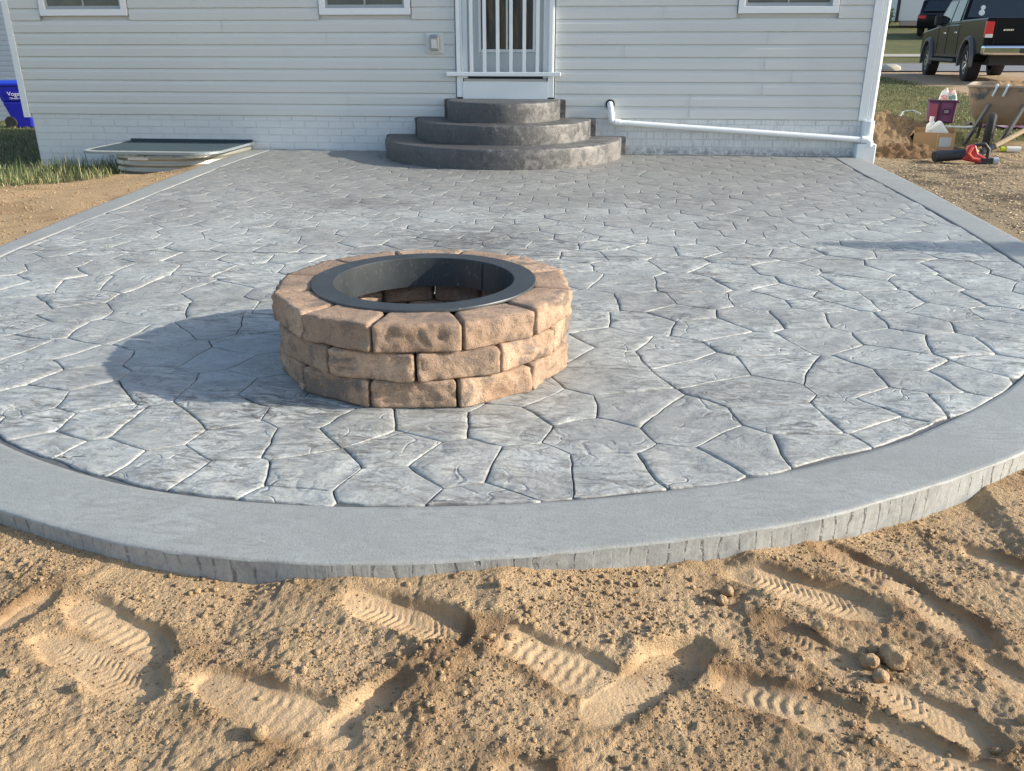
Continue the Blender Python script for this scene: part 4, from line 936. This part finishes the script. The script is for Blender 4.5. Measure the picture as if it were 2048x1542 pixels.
# cooler bag
gx_, gy_ = 4.98, 3.8; gzv = gz(gx_, gy_)
bag = empty('shopping_bag', (gx_, gy_, gzv), R(-14), 'purple and pink square shopping bag standing on the lawn', 'bag')
MPUR = mat('purple_fabric', (.17, .055, .15), .7); MPNK = mat('pink_fabric', (.33, .07, .12), .7); MDP = mat('dark_purple', (.06, .02, .05), .7)
MB().add([(-.17, -.13, 0), (.17, -.13, 0), (.17, .13, 0), (-.17, .13, 0), (-.185, -.15, .30), (.185, -.15, .305), (.185, .15, .30), (-.185, .15, .30)], [(3, 2, 1, 0), (4, 5, 6, 7), (0, 1, 5, 4), (1, 2, 6, 5), (2, 3, 7, 6), (3, 0, 4, 7)]).build('bag_body', MPUR, bag, bevel=.015)
MB().box(-.165, -.065, -.156, -.146, .03, .26).build('side_panel', MPNK, bag)
for x in (-.055, .135): MB().box(x, x + .022, -.162, -.147, .0, .30).build('strap', MDP, bag)
MB().box(-.195, .195, -.158, .155, .285, .318).build('top_band', MDP, bag, bevel=.008)
em = MB().box(.01, .10, -.160, -.152, .12, .20).build('emblem', MDP, bag, bevel=.004)
MB().box(.025, .085, -.163, -.1605, .14, .18).build('emblem_mark', mat('emblem_grey', (.25, .2, .25), .6), em)
pk = empty('food_package', (gx_ + .06, gy_, gzv + .318), R(-14), 'white crumpled plastic package on top of the purple bag', 'package')
lp = bmesh.new(); bmesh.ops.create_grid(lp, x_segments=14, y_segments=10, size=1)
for v in lp.verts:
    r2 = max(abs(v.co.x), abs(v.co.y)); v.co = Vector((v.co.x * .12, v.co.y * .10, .11 * (1 - r2 ** 4) * (1 + .5 * float(fbm(np.array(v.co.x * 3), np.array(v.co.y * 3), 1.2, 3, 901)))))
me = bpy.data.meshes.new('package'); lp.to_mesh(me); lp.free()
MPKG = mat('package_print', (.8, .8, .78), .4); b = NB(MPKG); b.color(b.ramp(b.noise(7, 2), [(.44, (.8, .8, .78)), (.5, (.75, .2, .15)), (.55, (.8, .8, .78)), (.62, (.15, .28, .2))])); link('package_body', me, MPKG, pk, smooth=True)
# hose / trim pieces on the lawn
MHOSE = mat('grey_hose', (.36, .39, .41), .5)
hz = lambda x, y, d=.015: (x, y, gz(x, y) + d)
o = MB().tube([hz(3.95 + .32 * math.cos(a), 4.35 + .5 * math.sin(a), .02) for a in np.linspace(0, 2 * math.pi, 30)], .012, 8).build('hose_coil', MHOSE, smooth=True); tag(o, 'grey hose coiled on the lawn beyond the soil heap', 'hose')
o = MB().tube([hz(4.1, 3.6), hz(4.5, 3.2), hz(5.0, 3.05), hz(5.5, 3.1), hz(6.1, 3.3)], .022, 8).build('lawn_pipe', MHOSE, smooth=True); tag(o, 'grey pipe lying on the lawn in front of the purple bag', 'pipe')
o = MB().tube([hz(4.45, 4.0, .02), hz(4.55, 4.15, .12), hz(4.7, 4.15, .14), hz(4.78, 4.05, .1)], .014, 8).build('pipe_offcut', MHOSE, smooth=True); tag(o, 'short curved grey pipe end sticking up left of the purple bag', 'pipe')
sh = MB(); t = np.linspace(0, 1, 12); V = []
for i in range(12):
    for j in range(6):
        x = 5.2 + .75 * t[i]; y = 3.0 + .5 * j / 5; V.append((x, y, gz(x, y) + .02 + .04 * abs(float(fbm(np.array(x), np.array(y), 9, 2, 905)))))
o = sh.add(V, [(i * 6 + j, i * 6 + j + 1, (i + 1) * 6 + j + 1, (i + 1) * 6 + j) for i in range(11) for j in range(5)]).build('plastic_sheet', mat('maroon_sheet', (.16, .06, .12), .4), smooth=True)
sm = o.modifiers.new('s', 'SOLIDIFY'); sm.thickness = .004; tag(o, 'maroon plastic sheet lying on the lawn beside the purple bag', 'sheet')
# wheelbarrow, seen from the front
WX, WY = 4.80, 1.55; wz = gz(WX, WY)
wb = empty('wheelbarrow', (WX, WY, wz), R(-24), 'tan wheelbarrow heaped with soil, standing on the lawn', 'wheelbarrow')
MTRAY = mat('dirty_tray', rough=.8); b = NB(MTRAY); c = b.mix(b.noise(6, 5, .65), (.30, .235, .17), (.20, .155, .115)); c = b.mix(b.ramp(b.noise(3.2, 4, .6), [(.57, 0), (.64, 1)]), c, (.06, .075, .09)); b.color(c)
MTUBE = mat('dark_frame', (.07, .075, .085), .5, .3); MRUB = mat('rubber', (.02, .02, .022), .8)
def ringpts(w_, y0, y1, z): return [(.14 - w_, y0, z), (.14 + w_, y0, z), (.14 + w_, y1, z), (.14 - w_, y1, z)]
TD = .15
lv = [(.33, -.22, .62, .42 - TD), (.42, -.27, .78, .56 - TD), (.48, -.33, .92, .84 - TD)]
def rrect(w_, y0, y1, z, r, n=6):
    pts = []
    for cx_, cy_, a0 in ((w_ - r, y1 - r, 0), (-w_ + r, y1 - r, 90), (-w_ + r, y0 + r, 180), (w_ - r, y0 + r, 270)):
        for k in range(n + 1):
            a = R(a0 + 90 * k / n); pts.append((.14 + cx_ + r * math.cos(a), cy_ + r * math.sin(a), z))
    return pts
TZ = .84 - TD
lv = [(.16, -.02, .50, .235, .12), (.27, -.12, .58, .25, .14), (.34, -.19, .66, .29, .16), (.40, -.25, .76, .38, .17), (.44, -.30, .85, .52, .17), (.475, -.335, .92, TZ, .16)]
V = []
for w_, y0, y1, z, rr_ in lv: V += rrect(w_, y0, y1, z, rr_)
for w_, y0, y1, z, rr_ in lv[::-1]: V += rrect(w_ - .012, y0 + .012, y1 - .012, z + (.012 if z < .4 else .001), rr_ - .01)
m = 28; F = [tuple(range(m - 1, -1, -1))]
for L in range(11): F += [(L * m + k, L * m + (k + 1) % m, (L + 1) * m + (k + 1) % m, (L + 1) * m + k) for k in range(m)]
F.append(tuple(11 * m + k for k in range(m)))
MB().add(V, F).build('tray', MTRAY, wb, smooth=True)
rim_pts = rrect(.48, -.34, .925, TZ + .005, .16); rim_pts.append(rim_pts[0])
MB().tube(rim_pts, .016, 8).build('tray_rim', mat('rim_rust', (.26, .22, .18), .6), wb, smooth=True)
for s in (-1, 1):
    MB().bar((.12 + s * .18, -.345, .50), (-.06 + s * .19, -.52, .03), .04).build('leg', MTUBE, wb)
    MB().bar((.1 + s * .26, -.62, .20), (.1 + s * .30, 1.35, .42), .04).build('handle', MTUBE, wb)
    MB().bar((.14 + s * .28, .45, .27), (.14 + s * .30, .55, .0), .035).build('leg', MTUBE, wb)
wl_ = MB(); wl_.lathe([(.12, -.045), (.18, -.05), (.205, -.03), (.212, 0), (.205, .03), (.18, .05), (.12, .045)], 28, Matrix.Translation((0, -.62, .21)) @ Matrix.Rotation(R(90), 4, 'Y'), closed=True)
wh = wl_.build('wheel', MRUB, wb, smooth=True)
MB().lathe([(.001, -.03), (.12, -.035), (.12, .035), (.001, .03)], 24, Matrix.Translation((0, -.62, .21)) @ Matrix.Rotation(R(90), 4, 'Y')).build('rim', mat('cream_rim', (.5, .48, .42), .5), wh, smooth=True)
MCLIP = mat('blue_white_clip', (.45, .58, .68), .35)
for x in (-.16, -.05, .24):
    MB().tube([(x + .14, -.31, .83 - TD), (x + .14, -.335, .868 - TD), (x + .14, -.362, .855 - TD), (x + .13, -.355, .80 - TD), (x + .11, -.34, .74 - TD)], .013, 8).build('hook', MCLIP, wb, smooth=True)
hp = mound('soil_load', WX, WY, .42, .55, .10, MSOIL, 'brown soil filling the wheelbarrow tray', 'soil load', 831, .6, 50); hp.location = (WX + .25, WY + .22, wz + .64); hp.rotation_euler = (0, 0, R(-24))
# wooden handled tool leaning on the barrow
tl = empty('shovel', (4.42, .55, gz(4.42, .55)), 0, 'wooden handled shovel propped against the front of the wheelbarrow', 'shovel')
MWOOD = mat('pale_wood', (.55, .42, .26), .6)
MB().tube([(0.02, 0, .10), (.85, .25, .52)], .026, 12).build('handle', MWOOD, tl, smooth=True)
MB().tube([(-.10, -.02, .045), (.04, .0, .11)], [.038, .034], 12).build('socket', MTUBE, tl, smooth=True)
MB().add([(-.10, -.11, .03), (-.10, .11, .03), (-.34, .12, .02), (-.42, 0, .015), (-.34, -.12, .02), (-.10, -.11, .037), (-.10, .11, .037), (-.34, .12, .027), (-.42, 0, .022), (-.34, -.12, .027)], [(0, 1, 2, 3, 4), (9, 8, 7, 6, 5), (0, 5, 6, 1), (1, 6, 7, 2), (2, 7, 8, 3), (3, 8, 9, 4), (4, 9, 5, 0)]).build('blade', MTUBE, tl)
# red power tool on the ground
pt = empty('power_tool', (3.95, -.02, gz(3.95, -.02)), R(-10), 'red and black cordless power tool lying on the soil', 'power tool')
MRED = mat('red_plastic', (.42, .025, .03), .4); MBLK = mat('black_plastic', (.025, .027, .032), .5); MORG = mat('orange_red', (.75, .14, .09), .45)
MB().tube([(-.33, -.02, .07), (-.28, 0, .08), (-.05, 0, .10), (.0, 0, .11)], [.055, .065, .055, .05], 16).build('nozzle', MBLK, pt, smooth=True)
MB().prism([(-.05, .0), (.0, .0), (0, 0)], 0, .001) if False else None
MB().add([(-.06, -.055, .05), (.10, -.06, .02), (.20, -.05, .01), (.20, -.05, .07), (.10, -.05, .12), (.06, -.05, .21), (-.01, -.05, .20), (-.06, .055, .05), (.10, .06, .02), (.20, .05, .01), (.20, .05, .07), (.10, .05, .12), (.06, .05, .21), (-.01, .05, .20)],
         [(0, 1, 2, 3, 4, 5, 6), (13, 12, 11, 10, 9, 8, 7)] + [(i, i + 7, (i + 1) % 7 + 7, (i + 1) % 7) for i in range(7)]).build('housing', MRED, pt, bevel=.02, seg=3)
MB().tube([(.03, -.062, .19), (.0, -.066, .12), (.05, -.066, .07), (.12, -.064, .06)], .014, 8).build('trim', MORG, pt, smooth=True)
MB().tube([(.06, 0, .20), (.15, 0, .22), (.20, 0, .16), (.20, 0, .06)], .02, 10).build('handle', MBLK, pt, smooth=True)
MB().box(.10, .26, -.055, .055, .0, .075).build('battery', MBLK, pt, bevel=.01); MB().tube([(.26, 0, .045), (.31, 0, .045)], .04, 14).build('end_cap', mat('grey_cap', (.45, .5, .53), .4), pt, smooth=True)
for i, (x, y, s_, lb) in enumerate(((4.05, .55, .035, 'small yellow piece left of the wheelbarrow wheel'), (4.32, .72, .04, 'yellow piece beside the wheelbarrow wheel'))):
    lump('yellow_scrap', s_, x, y, lb, mat('yellow_plastic', (.62, .60, .06), .5), .8, z=gz(x, y), cat='scrap', seed=40 + i)
cn = empty('spray_can', (4.72, .85, gz(4.72, .85) + .035), R(-8), 'white can with yellow cap lying in front of the wheelbarrow', 'can')
MB().tube([(0, 0, 0), (.15, 0, 0)], .036, 14).build('can_body', MBOT, cn, smooth=True); MB().tube([(-.06, 0, 0), (-.001, 0, 0)], .03, 14).build('cap', mat('yellow_cap', (.6, .62, .05), .5), cn, smooth=True)
# tree added out of view at right, shaped to cast a thin border shadow
tx_, ty_ = 7.75, -4.70
shadow_tree_root = empty('shadow_tree', (tx_, ty_, gz(tx_, ty_)), 0, 'slender young tree added out of view right of the patio to cast a shadow', 'tree')
MSHADOW_BARK = mat('shadow_tree_bark', (.12, .09, .06), .9); MTL_ = mat('shadow_tree_leaves', rough=.6); b = NB(MTL_); b.color(b.ramp(b.attr('damp'), [(0, (.035, .08, .02)), (.6, (.09, .14, .04))]))
tk = MB(); tk.tube([(0, 0, -.1), (.01, .0, .8), (-.01, .01, 1.7), (.0, 0, 2.6)], [.03, .024, .016, .006], 10)
for k in range(14):
    a = k * 2.4; z = 1.05 + k * .1; tk.tube([(0, 0, z), (.2 * math.cos(a), .2 * math.sin(a), z + .2)], [.008, .003], 6)
tk.build('shadow_tree_trunk', MSHADOW_BARK, shadow_tree_root, smooth=True)
n = 2600; z = rng.uniform(0, 1, n); rr_ = .25 * np.sin(np.pi * np.clip(z * .92 + .08, 0, 1)) ** .6 * rng.random(n) ** .5; a = rng.uniform(0, 2 * np.pi, n)
crown = scatter('shadow_tree_crown', np.stack([rr_ * np.cos(a), rr_ * np.sin(a), 1.0 + 1.7 * z], 1), rng.uniform(.015, .04, n), octv, octf, MTL_, None, flat=.4, kind=None); crown.parent = shadow_tree_root

# ------------------------------------------------------------------ pickup truck
def wheel(parent, x, y, z, r, wd, side):
    M = Matrix.Translation((x, y, z)) @ Matrix.Rotation(R(90) * side, 4, 'Y')
    h = wd / 2
    ty = MB().lathe([(r * .62, -h), (r * .80, -h * 1.05), (r * .95, -h * .95), (r, -h * .7), (r, h * .7), (r * .95, h * .95), (r * .80, h * 1.05), (r * .62, h)], 40, M, closed=True).build('wheel', MRUB, parent, smooth=True)
    rim = MB().lathe([(r * .62, h * .9), (r * .56, h * .8), (r * .52, h * .2), (r * .16, h * .3), (r * .14, h * .6), (.001, h * .6)], 32, M)
    rim.build('rim', MRIMM, ty, smooth=True)
    sp_ = MB()
    for k in range(8):
        a = 2 * math.pi * k / 8; sp_.bar(M @ Vector((r * .12 * math.cos(a), r * .12 * math.sin(a), h * .62)), M @ Vector((r * .58 * math.cos(a), r * .58 * math.sin(a), h * .78)), r * .11, .02, up=M.to_3x3() @ Vector((0, 0, 1)))
    sp_.build('spokes', MCHR, ty)
MCHR = mat('chrome', (.75, .76, .78), .12, 1.); MRIMM = mat('alloy_dark', (.20, .20, .21), .3, .8)
MPNT = mat('black_car_paint', (.008, .009, .012), .25, 0, .08); MPNT.node_tree.nodes['Principled BSDF'].inputs['Coat Weight'].default_value = .08; MPNT.node_tree.nodes['Principled BSDF'].inputs['Coat Roughness'].default_value = .04
MTRM = mat('dark_trim', (.03, .031, .034), .55); MCG = mat('car_glass', (.02, .028, .034), .05, 0, .7); MTL = mat('tail_light_red', (.60, .02, .025), .2); MFL = mat('flare_black', (.09, .095, .105), .4)
hd_ = math.atan2(.47, 4.07)
TX, TY = 8.53, 12.6
truck = empty('pickup_truck', (TX + .95 * math.cos(hd_), TY - .95 * math.sin(hd_), .34), -hd_, 'black crew cab pickup truck with chrome rear bumper parked on the gravel', 'pickup truck')
WB, WR = 4.05, .43
def arch(cy_, r, n=10): return [(cy_ + r * math.cos(math.pi * k / n), .43 + r * math.sin(math.pi * k / n)) for k in range(n + 1)]
low = [(-1.22, .62), (-1.22, .95), (-1.24, 1.38), (1.05, 1.38), (1.07, 1.30), (3.05, 1.30), (3.3, 1.28), (4.85, 1.18), (5.02, 1.0), (5.05, .6)]
bot = [(4.75, .55)] + arch(WB, .52)[0:] + [(3.4, .50), (.7, .50)] + arch(0, .52) + [(-.75, .60)]
MB().prism(low + bot, -.97, .97).build('body', MPNT, truck, bevel=.05, seg=3)
cabp = [(1.10, 1.30), (1.22, 1.90), (1.35, 1.95), (2.85, 1.96), (3.05, 1.90), (3.75, 1.27)]
cb = MB(); n = len(cabp); V = []
for s in (-1, 1):
    for (y, z) in cabp: V.append((s * (.93 - (.13 if z > 1.5 else 0)), y, z))
cb.add(V, [tuple(range(n)), tuple(range(2 * n - 1, n - 1, -1))] + [(i, i + n, (i + 1) % n + n, (i + 1) % n) for i in range(n)]).build('cab', MPNT, truck, bevel=.03, seg=2)
def quad(name, pts, m, parent=truck, th=.01):
    o = MB().add(pts, [(0, 1, 2, 3)]).build(name, m, parent); s = o.modifiers.new('s', 'SOLIDIFY'); s.thickness = th; s.offset = 0; return o
for s in (-1, 1):
    quad('side_window', [(s * .93, 1.30, 1.36), (s * .93, 2.12, 1.36), (s * .815, 2.12, 1.86), (s * .815, 1.38, 1.86)], MCG)
    quad('side_window', [(s * .93, 2.22, 1.36), (s * .93, 3.4, 1.34), (s * .815, 2.95, 1.86), (s * .815, 2.22, 1.86)], MCG)
    quad('door_seam', [(s * .975, 2.15, .6), (s * .975, 2.165, .6), (s * .975, 2.165, 1.28), (s * .975, 2.15, 1.28)], MTRM, th=.006)
    quad('door_seam', [(s * .975, 1.06, .6), (s * .975, 1.085, .6), (s * .975, 1.085, 1.28), (s * .975, 1.06, 1.28)], MTRM, th=.006)
    quad('door_seam', [(s * .975, 3.12, .6), (s * .975, 3.135, .6), (s * .975, 3.135, 1.28), (s * .975, 3.12, 1.28)], MTRM, th=.006)
    for y in (1.2, 2.3): MB().box(s * .975 - .02, s * .975 + .02, y, y + .2, 1.08, 1.12).build('door_handle', MCHR, truck, bevel=.008)
    MB().box(s * 1.0 - .1, s * 1.0 + .12, 3.15, 3.27, 1.3, 1.55).build('mirror', MTRM, truck, bevel=.04)
    for cy_ in (0, WB):
        V = []; nn = 16
        for k in range(nn + 1):
            a = math.pi * (k / nn * 1.1 - .05)
            for rr_, xo in ((.50, .955), (.50, 1.03), (.56, 1.035), (.60, .965)): V.append((s * xo, cy_ + rr_ * math.cos(a), .43 + rr_ * math.sin(a)))
        MB().add(V, [(k * 4 + j, k * 4 + j + 1, (k + 1) * 4 + j + 1, (k + 1) * 4 + j) for k in range(nn) for j in range(3)]).build('fender_flare', MFL, truck, smooth=True)
        wheel(truck, s * .84, cy_, WR, WR, .28, s)
    MB().box(s * 1.0 - .09, s * 1.0 + .09, .72, 3.35, .42, .50).build('running_board', MTRM, truck, bevel=.02)
    MB().box(s * .90 - .085, s * .90 + .085, -1.27, -1.14, .96, 1.30).build('tail_light', MTL, truck, bevel=.03, seg=3)
    MB().box(s * .90 - .075, s * .90 + .075, -1.285, -1.2, .96, 1.035).build('reverse_light', mat('reverse_white', (.75, .73, .68), .2), truck, bevel=.01)
quad('rear_window', [(-.83, 1.105, 1.44), (.83, 1.105, 1.44), (.74, 1.195, 1.86), (-.74, 1.195, 1.86)], MCG)
quad('windshield', [(-.85, 3.70, 1.34), (.85, 3.70, 1.34), (.74, 3.09, 1.88), (-.74, 3.09, 1.88)], MCG)
MB().box(-.80, .80, -1.255, -1.215, .82, 1.37).build('tailgate', MPNT, truck, bevel=.02)
MB().box(-.22, .22, -1.275, -1.25, 1.2, 1.28).build('tailgate_handle', MTRM, truck, bevel=.01)
bp_ = MB().add([(-1.0, -1.40, .60), (1.0, -1.40, .60), (1.0, -1.18, .60), (-1.0, -1.18, .60), (-1.0, -1.42, .80), (1.0, -1.42, .80), (1.0, -1.18, .80), (-1.0, -1.18, .80)], [(3, 2, 1, 0), (4, 5, 6, 7), (0, 1, 5, 4), (1, 2, 6, 5), (2, 3, 7, 6), (3, 0, 4, 7)])
bp_.build('rear_bumper', MCHR, truck, bevel=.05, seg=3)
MB().box(-.25, .25, -1.44, -1.40, .64, .74).build('bumper_recess', MTRM, truck, bevel=.01)
em = MB()
for k in range(6): em.box(-.62 + k * .035, -.595 + k * .035, -1.262, -1.256, 1.10 + .006 * (k % 2), 1.135)
em.build('badge', MCHR, truck)
stk = MB(); stk.lathe([(.001, 0), (.055, 0), (.055, .004), (.001, .004)], 16, Matrix.Translation((-.50, 1.145, 1.66)) @ Matrix.Rotation(R(78), 4, 'X')); stk.lathe([(.001, 0), (.07, 0), (.07, .004), (.001, .004)], 16, Matrix.Translation((-.52, 1.115, 1.545)) @ Matrix.Rotation(R(78), 4, 'X'))
stk.build('window_sticker', MBOT, truck)
MB().box(-.7, .7, -.9, 4.6, .38, .62).build('chassis', MTRM, truck)
MB().box(-.06, .06, -1.5, -1.3, .44, .50).build('tow_hitch', MTRM, truck)

# ------------------------------------------------------------------ far things at the top right
tz = lambda x, y: float(terrain(x, y))
suv = empty('parked_car', (16.85, 38.2, tz(16.1, 38.2)), R(-28), 'dark car parked uphill behind the pickup truck', 'car')
prof_ = [(-2.2, .35), (-2.25, .95), (-1.9, 1.05), (-1.35, 1.66), (.9, 1.70), (1.55, 1.08), (2.2, .95), (2.3, .4)]
MB().prism(prof_, -.92, .92).build('body', MPNT, suv, bevel=.09, seg=3, smooth=True, auto=False)
for s in (-1, 1):
    quad('side_window', [(s * .93, -1.5, 1.1), (s * .93, 1.3, 1.1), (s * .93, .75, 1.6), (s * .93, -1.2, 1.6)], MCG, suv)
    for y in (-1.4, 1.45): wheel(suv, s * .82, y, .36, .36, .24, s)
    MB().box(s * .7 - .17, s * .7 + .17, -2.28, -2.2, .78, .92).build('tail_light', MTL, suv, bevel=.02)
quad('rear_window', [(-.75, -1.87, 1.12), (.75, -1.87, 1.12), (.65, -1.42, 1.6), (-.65, -1.42, 1.6)], MCG, suv)
MCTR = mat('white_trailer', (.62, .64, .65), .4)
trl = empty('box_trailer', (19.6, 45.6, tz(18, 44)), R(-4), 'white enclosed box trailer parked behind the dark car', 'trailer')
MB().box(-3.1, 3.1, -1.2, 1.2, .42, 2.9).build('trailer_box', MCTR, trl, bevel=.03)
MB().box(-3.14, -3.02, -1.26, -1.0, .35, 2.9).build('corner_post', MDARK, trl)
MB().box(-2.9, 2.9, -1.215, -1.1, .18, .41).build('skirt', mat('tan_skirt', (.35, .28, .25), .7), trl)
MB().box(-2.9, -2.2, -1.212, -1.201, 1.55, 1.60).build('marking', MFL, trl)
for y in (-.4, .5): 
    wheel(trl, 1.0, y * 0 - 1.05, .36, .36, .22, -1) if y < 0 else None
fh = empty('far_house', (21, 60, tz(21, 58)), 0, 'grey blue house far up the slope behind the trailer', 'house')
MB().box(-6, 8, 0, 8, -1.5, 4.5).build('wall', mat('grey_blue_siding', (.20, .25, .32), .7), fh)
MB().prism([(-.4, 4.5), (4, 7), (8.4, 4.5)], -6.4, 8.4).build('roof', mat('far_roof', (.1, .1, .11), .9), fh)
for x in (-4.2, -1.5, 2): 
    f_ = MB().box(x - .6, x + .6, -.05, 0.0, .4, 2.0).build('window', MTRIM, fh); MB().box(x - .5, x + .5, -.07, -.051, .5, 1.9).build('pane', MGLASS, f_)
# leafy shrubs: small leaf clumps through the crown's volume
MLF = mat('shrub_leaves', rough=.6); b = NB(MLF); b.color(b.ramp(b.attr('damp'), [(0, (.03, .07, .02)), (.6, (.10, .14, .04))]))
MLO = mat('autumn_leaves', rough=.6); b = NB(MLO); b.color(b.ramp(b.attr('damp'), [(0, (.20, .11, .04)), (.6, (.32, .24, .09))]))
def shrub(name, x, y, r, h, m, label):
    n = 900; d = rng.normal(size=(n, 3)); d /= np.linalg.norm(d, axis=1)[:, None]; rr_ = rng.random(n) ** .45
    P = d * rr_[:, None] * np.array([r, r, h / 2]) * (1 + .25 * fbm(d[:, 0] * 2, d[:, 1] * 2 + d[:, 2], 1, 2, 950)[:, None]); P[:, 2] += h * .5
    t = empty(name, (x, y, tz(x, y)), 0, label, 'shrub')
    o = scatter('foliage', P, rng.uniform(.03, .09, n), octv, octf, m, None, flat=.5, kind=None); o.parent = t
    st_ = MB()
    for k in range(5): st_.tube([(0, 0, -.05), (random.uniform(-.2, .2), random.uniform(-.2, .2), h * .5)], [.03, .01], 6)
    st_.build('stem', MWOOD, t)
shrub('shrub', 15.75, 44.5, .5, 1.2, MLF, 'green shrub in front of the far house')
shrub('shrub', 17.3, 50, .95, 1.2, MLO, 'orange brown shrub below the window of the far house')
lump('stone', .32, 8.85, 19.2, 'pale flat stone at the edge of the road beside the truck', mat('pale_stone', (.5, .45, .36), .9), .45, z=tz(8.85, 19.2), cat='stone', seed=77)

# ------------------------------------------------------------------ left: bin and neighbour's house
BX, BY, BZ = -14.22, 10.5, -.745
bin_ = empty('wheelie_bin', (BX, BY, BZ), R(13), 'blue wheeled rubbish bin with white lettering beside the house corner', 'bin')
MBL = mat('blue_plastic', (.015, .018, .34), .35)
def taper(l0, l1, w0, w1, z0, z1, dx0=0, dx1=0): return [(dx0 - l0, -w0, z0), (dx0 + l0, -w0, z0), (dx0 + l0, w0, z0), (dx0 - l0, w0, z0), (dx1 - l1, -w1, z1), (dx1 + l1, -w1, z1), (dx1 + l1, w1, z1), (dx1 - l1, w1, z1)]
BF = [(3, 2, 1, 0), (4, 5, 6, 7), (0, 1, 5, 4), (1, 2, 6, 5), (2, 3, 7, 6), (3, 0, 4, 7)]
MB().add(taper(.18, .30, .24, .30, .02, .62, .10, .03), BF).add(taper(.30, .37, .30, .33, .621, .99, .03, .0), BF).build('bin_body', MBL, bin_, bevel=.03, seg=3)
MB().add(taper(.41, .41, .35, .35, .985, 1.03), BF).build('rim', MBL, bin_, bevel=.012)
MB().add(taper(.41, .36, .35, .28, 1.031, 1.11), BF).build('lid', mat('blue_lid', (.02, .06, .5), .3), bin_, bevel=.02, seg=3)
MB().tube([(-.42, -.25, .99), (-.46, -.25, 1.02), (-.46, .25, 1.02), (-.42, .25, .99)], .015, 8).build('handle', MBL, bin_, smooth=True)
for y in (-.27, .27):
    MB().lathe([(.001, -.03), (.13, -.03), (.145, 0), (.13, .03), (.001, .03)], 24, Matrix.Translation((-.17, y, .145)) @ Matrix.Rotation(R(90), 4, 'X')).build('wheel', MRUB, bin_, smooth=True)
def text(s, size, loc, parent, m, name='lettering'):
    cu = bpy.data.curves.new(name, 'FONT'); cu.body = s; cu.size = size; cu.extrude = .002; cu.align_x = 'LEFT'; cu.materials.append(m)
    t_ = bpy.data.objects.new('t', cu); col.objects.link(t_); me = bpy.data.meshes.new_from_object(t_.evaluated_get(bpy.context.evaluated_depsgraph_get())); bpy.data.objects.remove(t_)
    me.materials.clear(); o = link(name, me, m, parent); o.location = loc; o.rotation_euler = (R(90 + 4.6), 0, 0); return o
MLET = mat('white_print', (.75, .76, .78), .5)
text('Vogel', .135, (-.10, -.336, .765), bin_, MLET); text('724-625-1511', .062, (-.075, -.330, .685), bin_, MLET)
nh = empty('neighbour_house', (-13, 12.6, -.82), R(0), 'neighbouring house with white vinyl siding behind the blue bin', 'house')
MNS = mat('white_siding', (.60, .61, .63), .5); MNF = mat('dark_foundation', (.16, .18, .19), .85)
MB().box(-14, 4, .02, 8, -.3, .06).build('foundation', MNF, nh); MB().box(-14, 4, .012, 8, .061, 4.2).build('wall', MNS, nh)
MB().prism([(-.4, 4.2), (4, 6.2), (8.4, 4.2)], -14.4, 4.4).build('roof', mat('neighbour_roof', (.09, .09, .1), .9), nh)
pk_ = {}
n = len(prof); V = [(0, y, zz) for y, zz in prof] + [(9, y, zz) for y, zz in prof]
npm = MB().add(V, [(i, i + 1, n + i + 1, n + i) for i in range(n - 1)]).mesh('siding_plank'); npm.materials.append(MNS)
for k in range(26):
    for x in (-14, -5): link('siding_plank', npm, None, nh, loc=(x, 0, .06 + k * .127 + (.0)))
print('built')
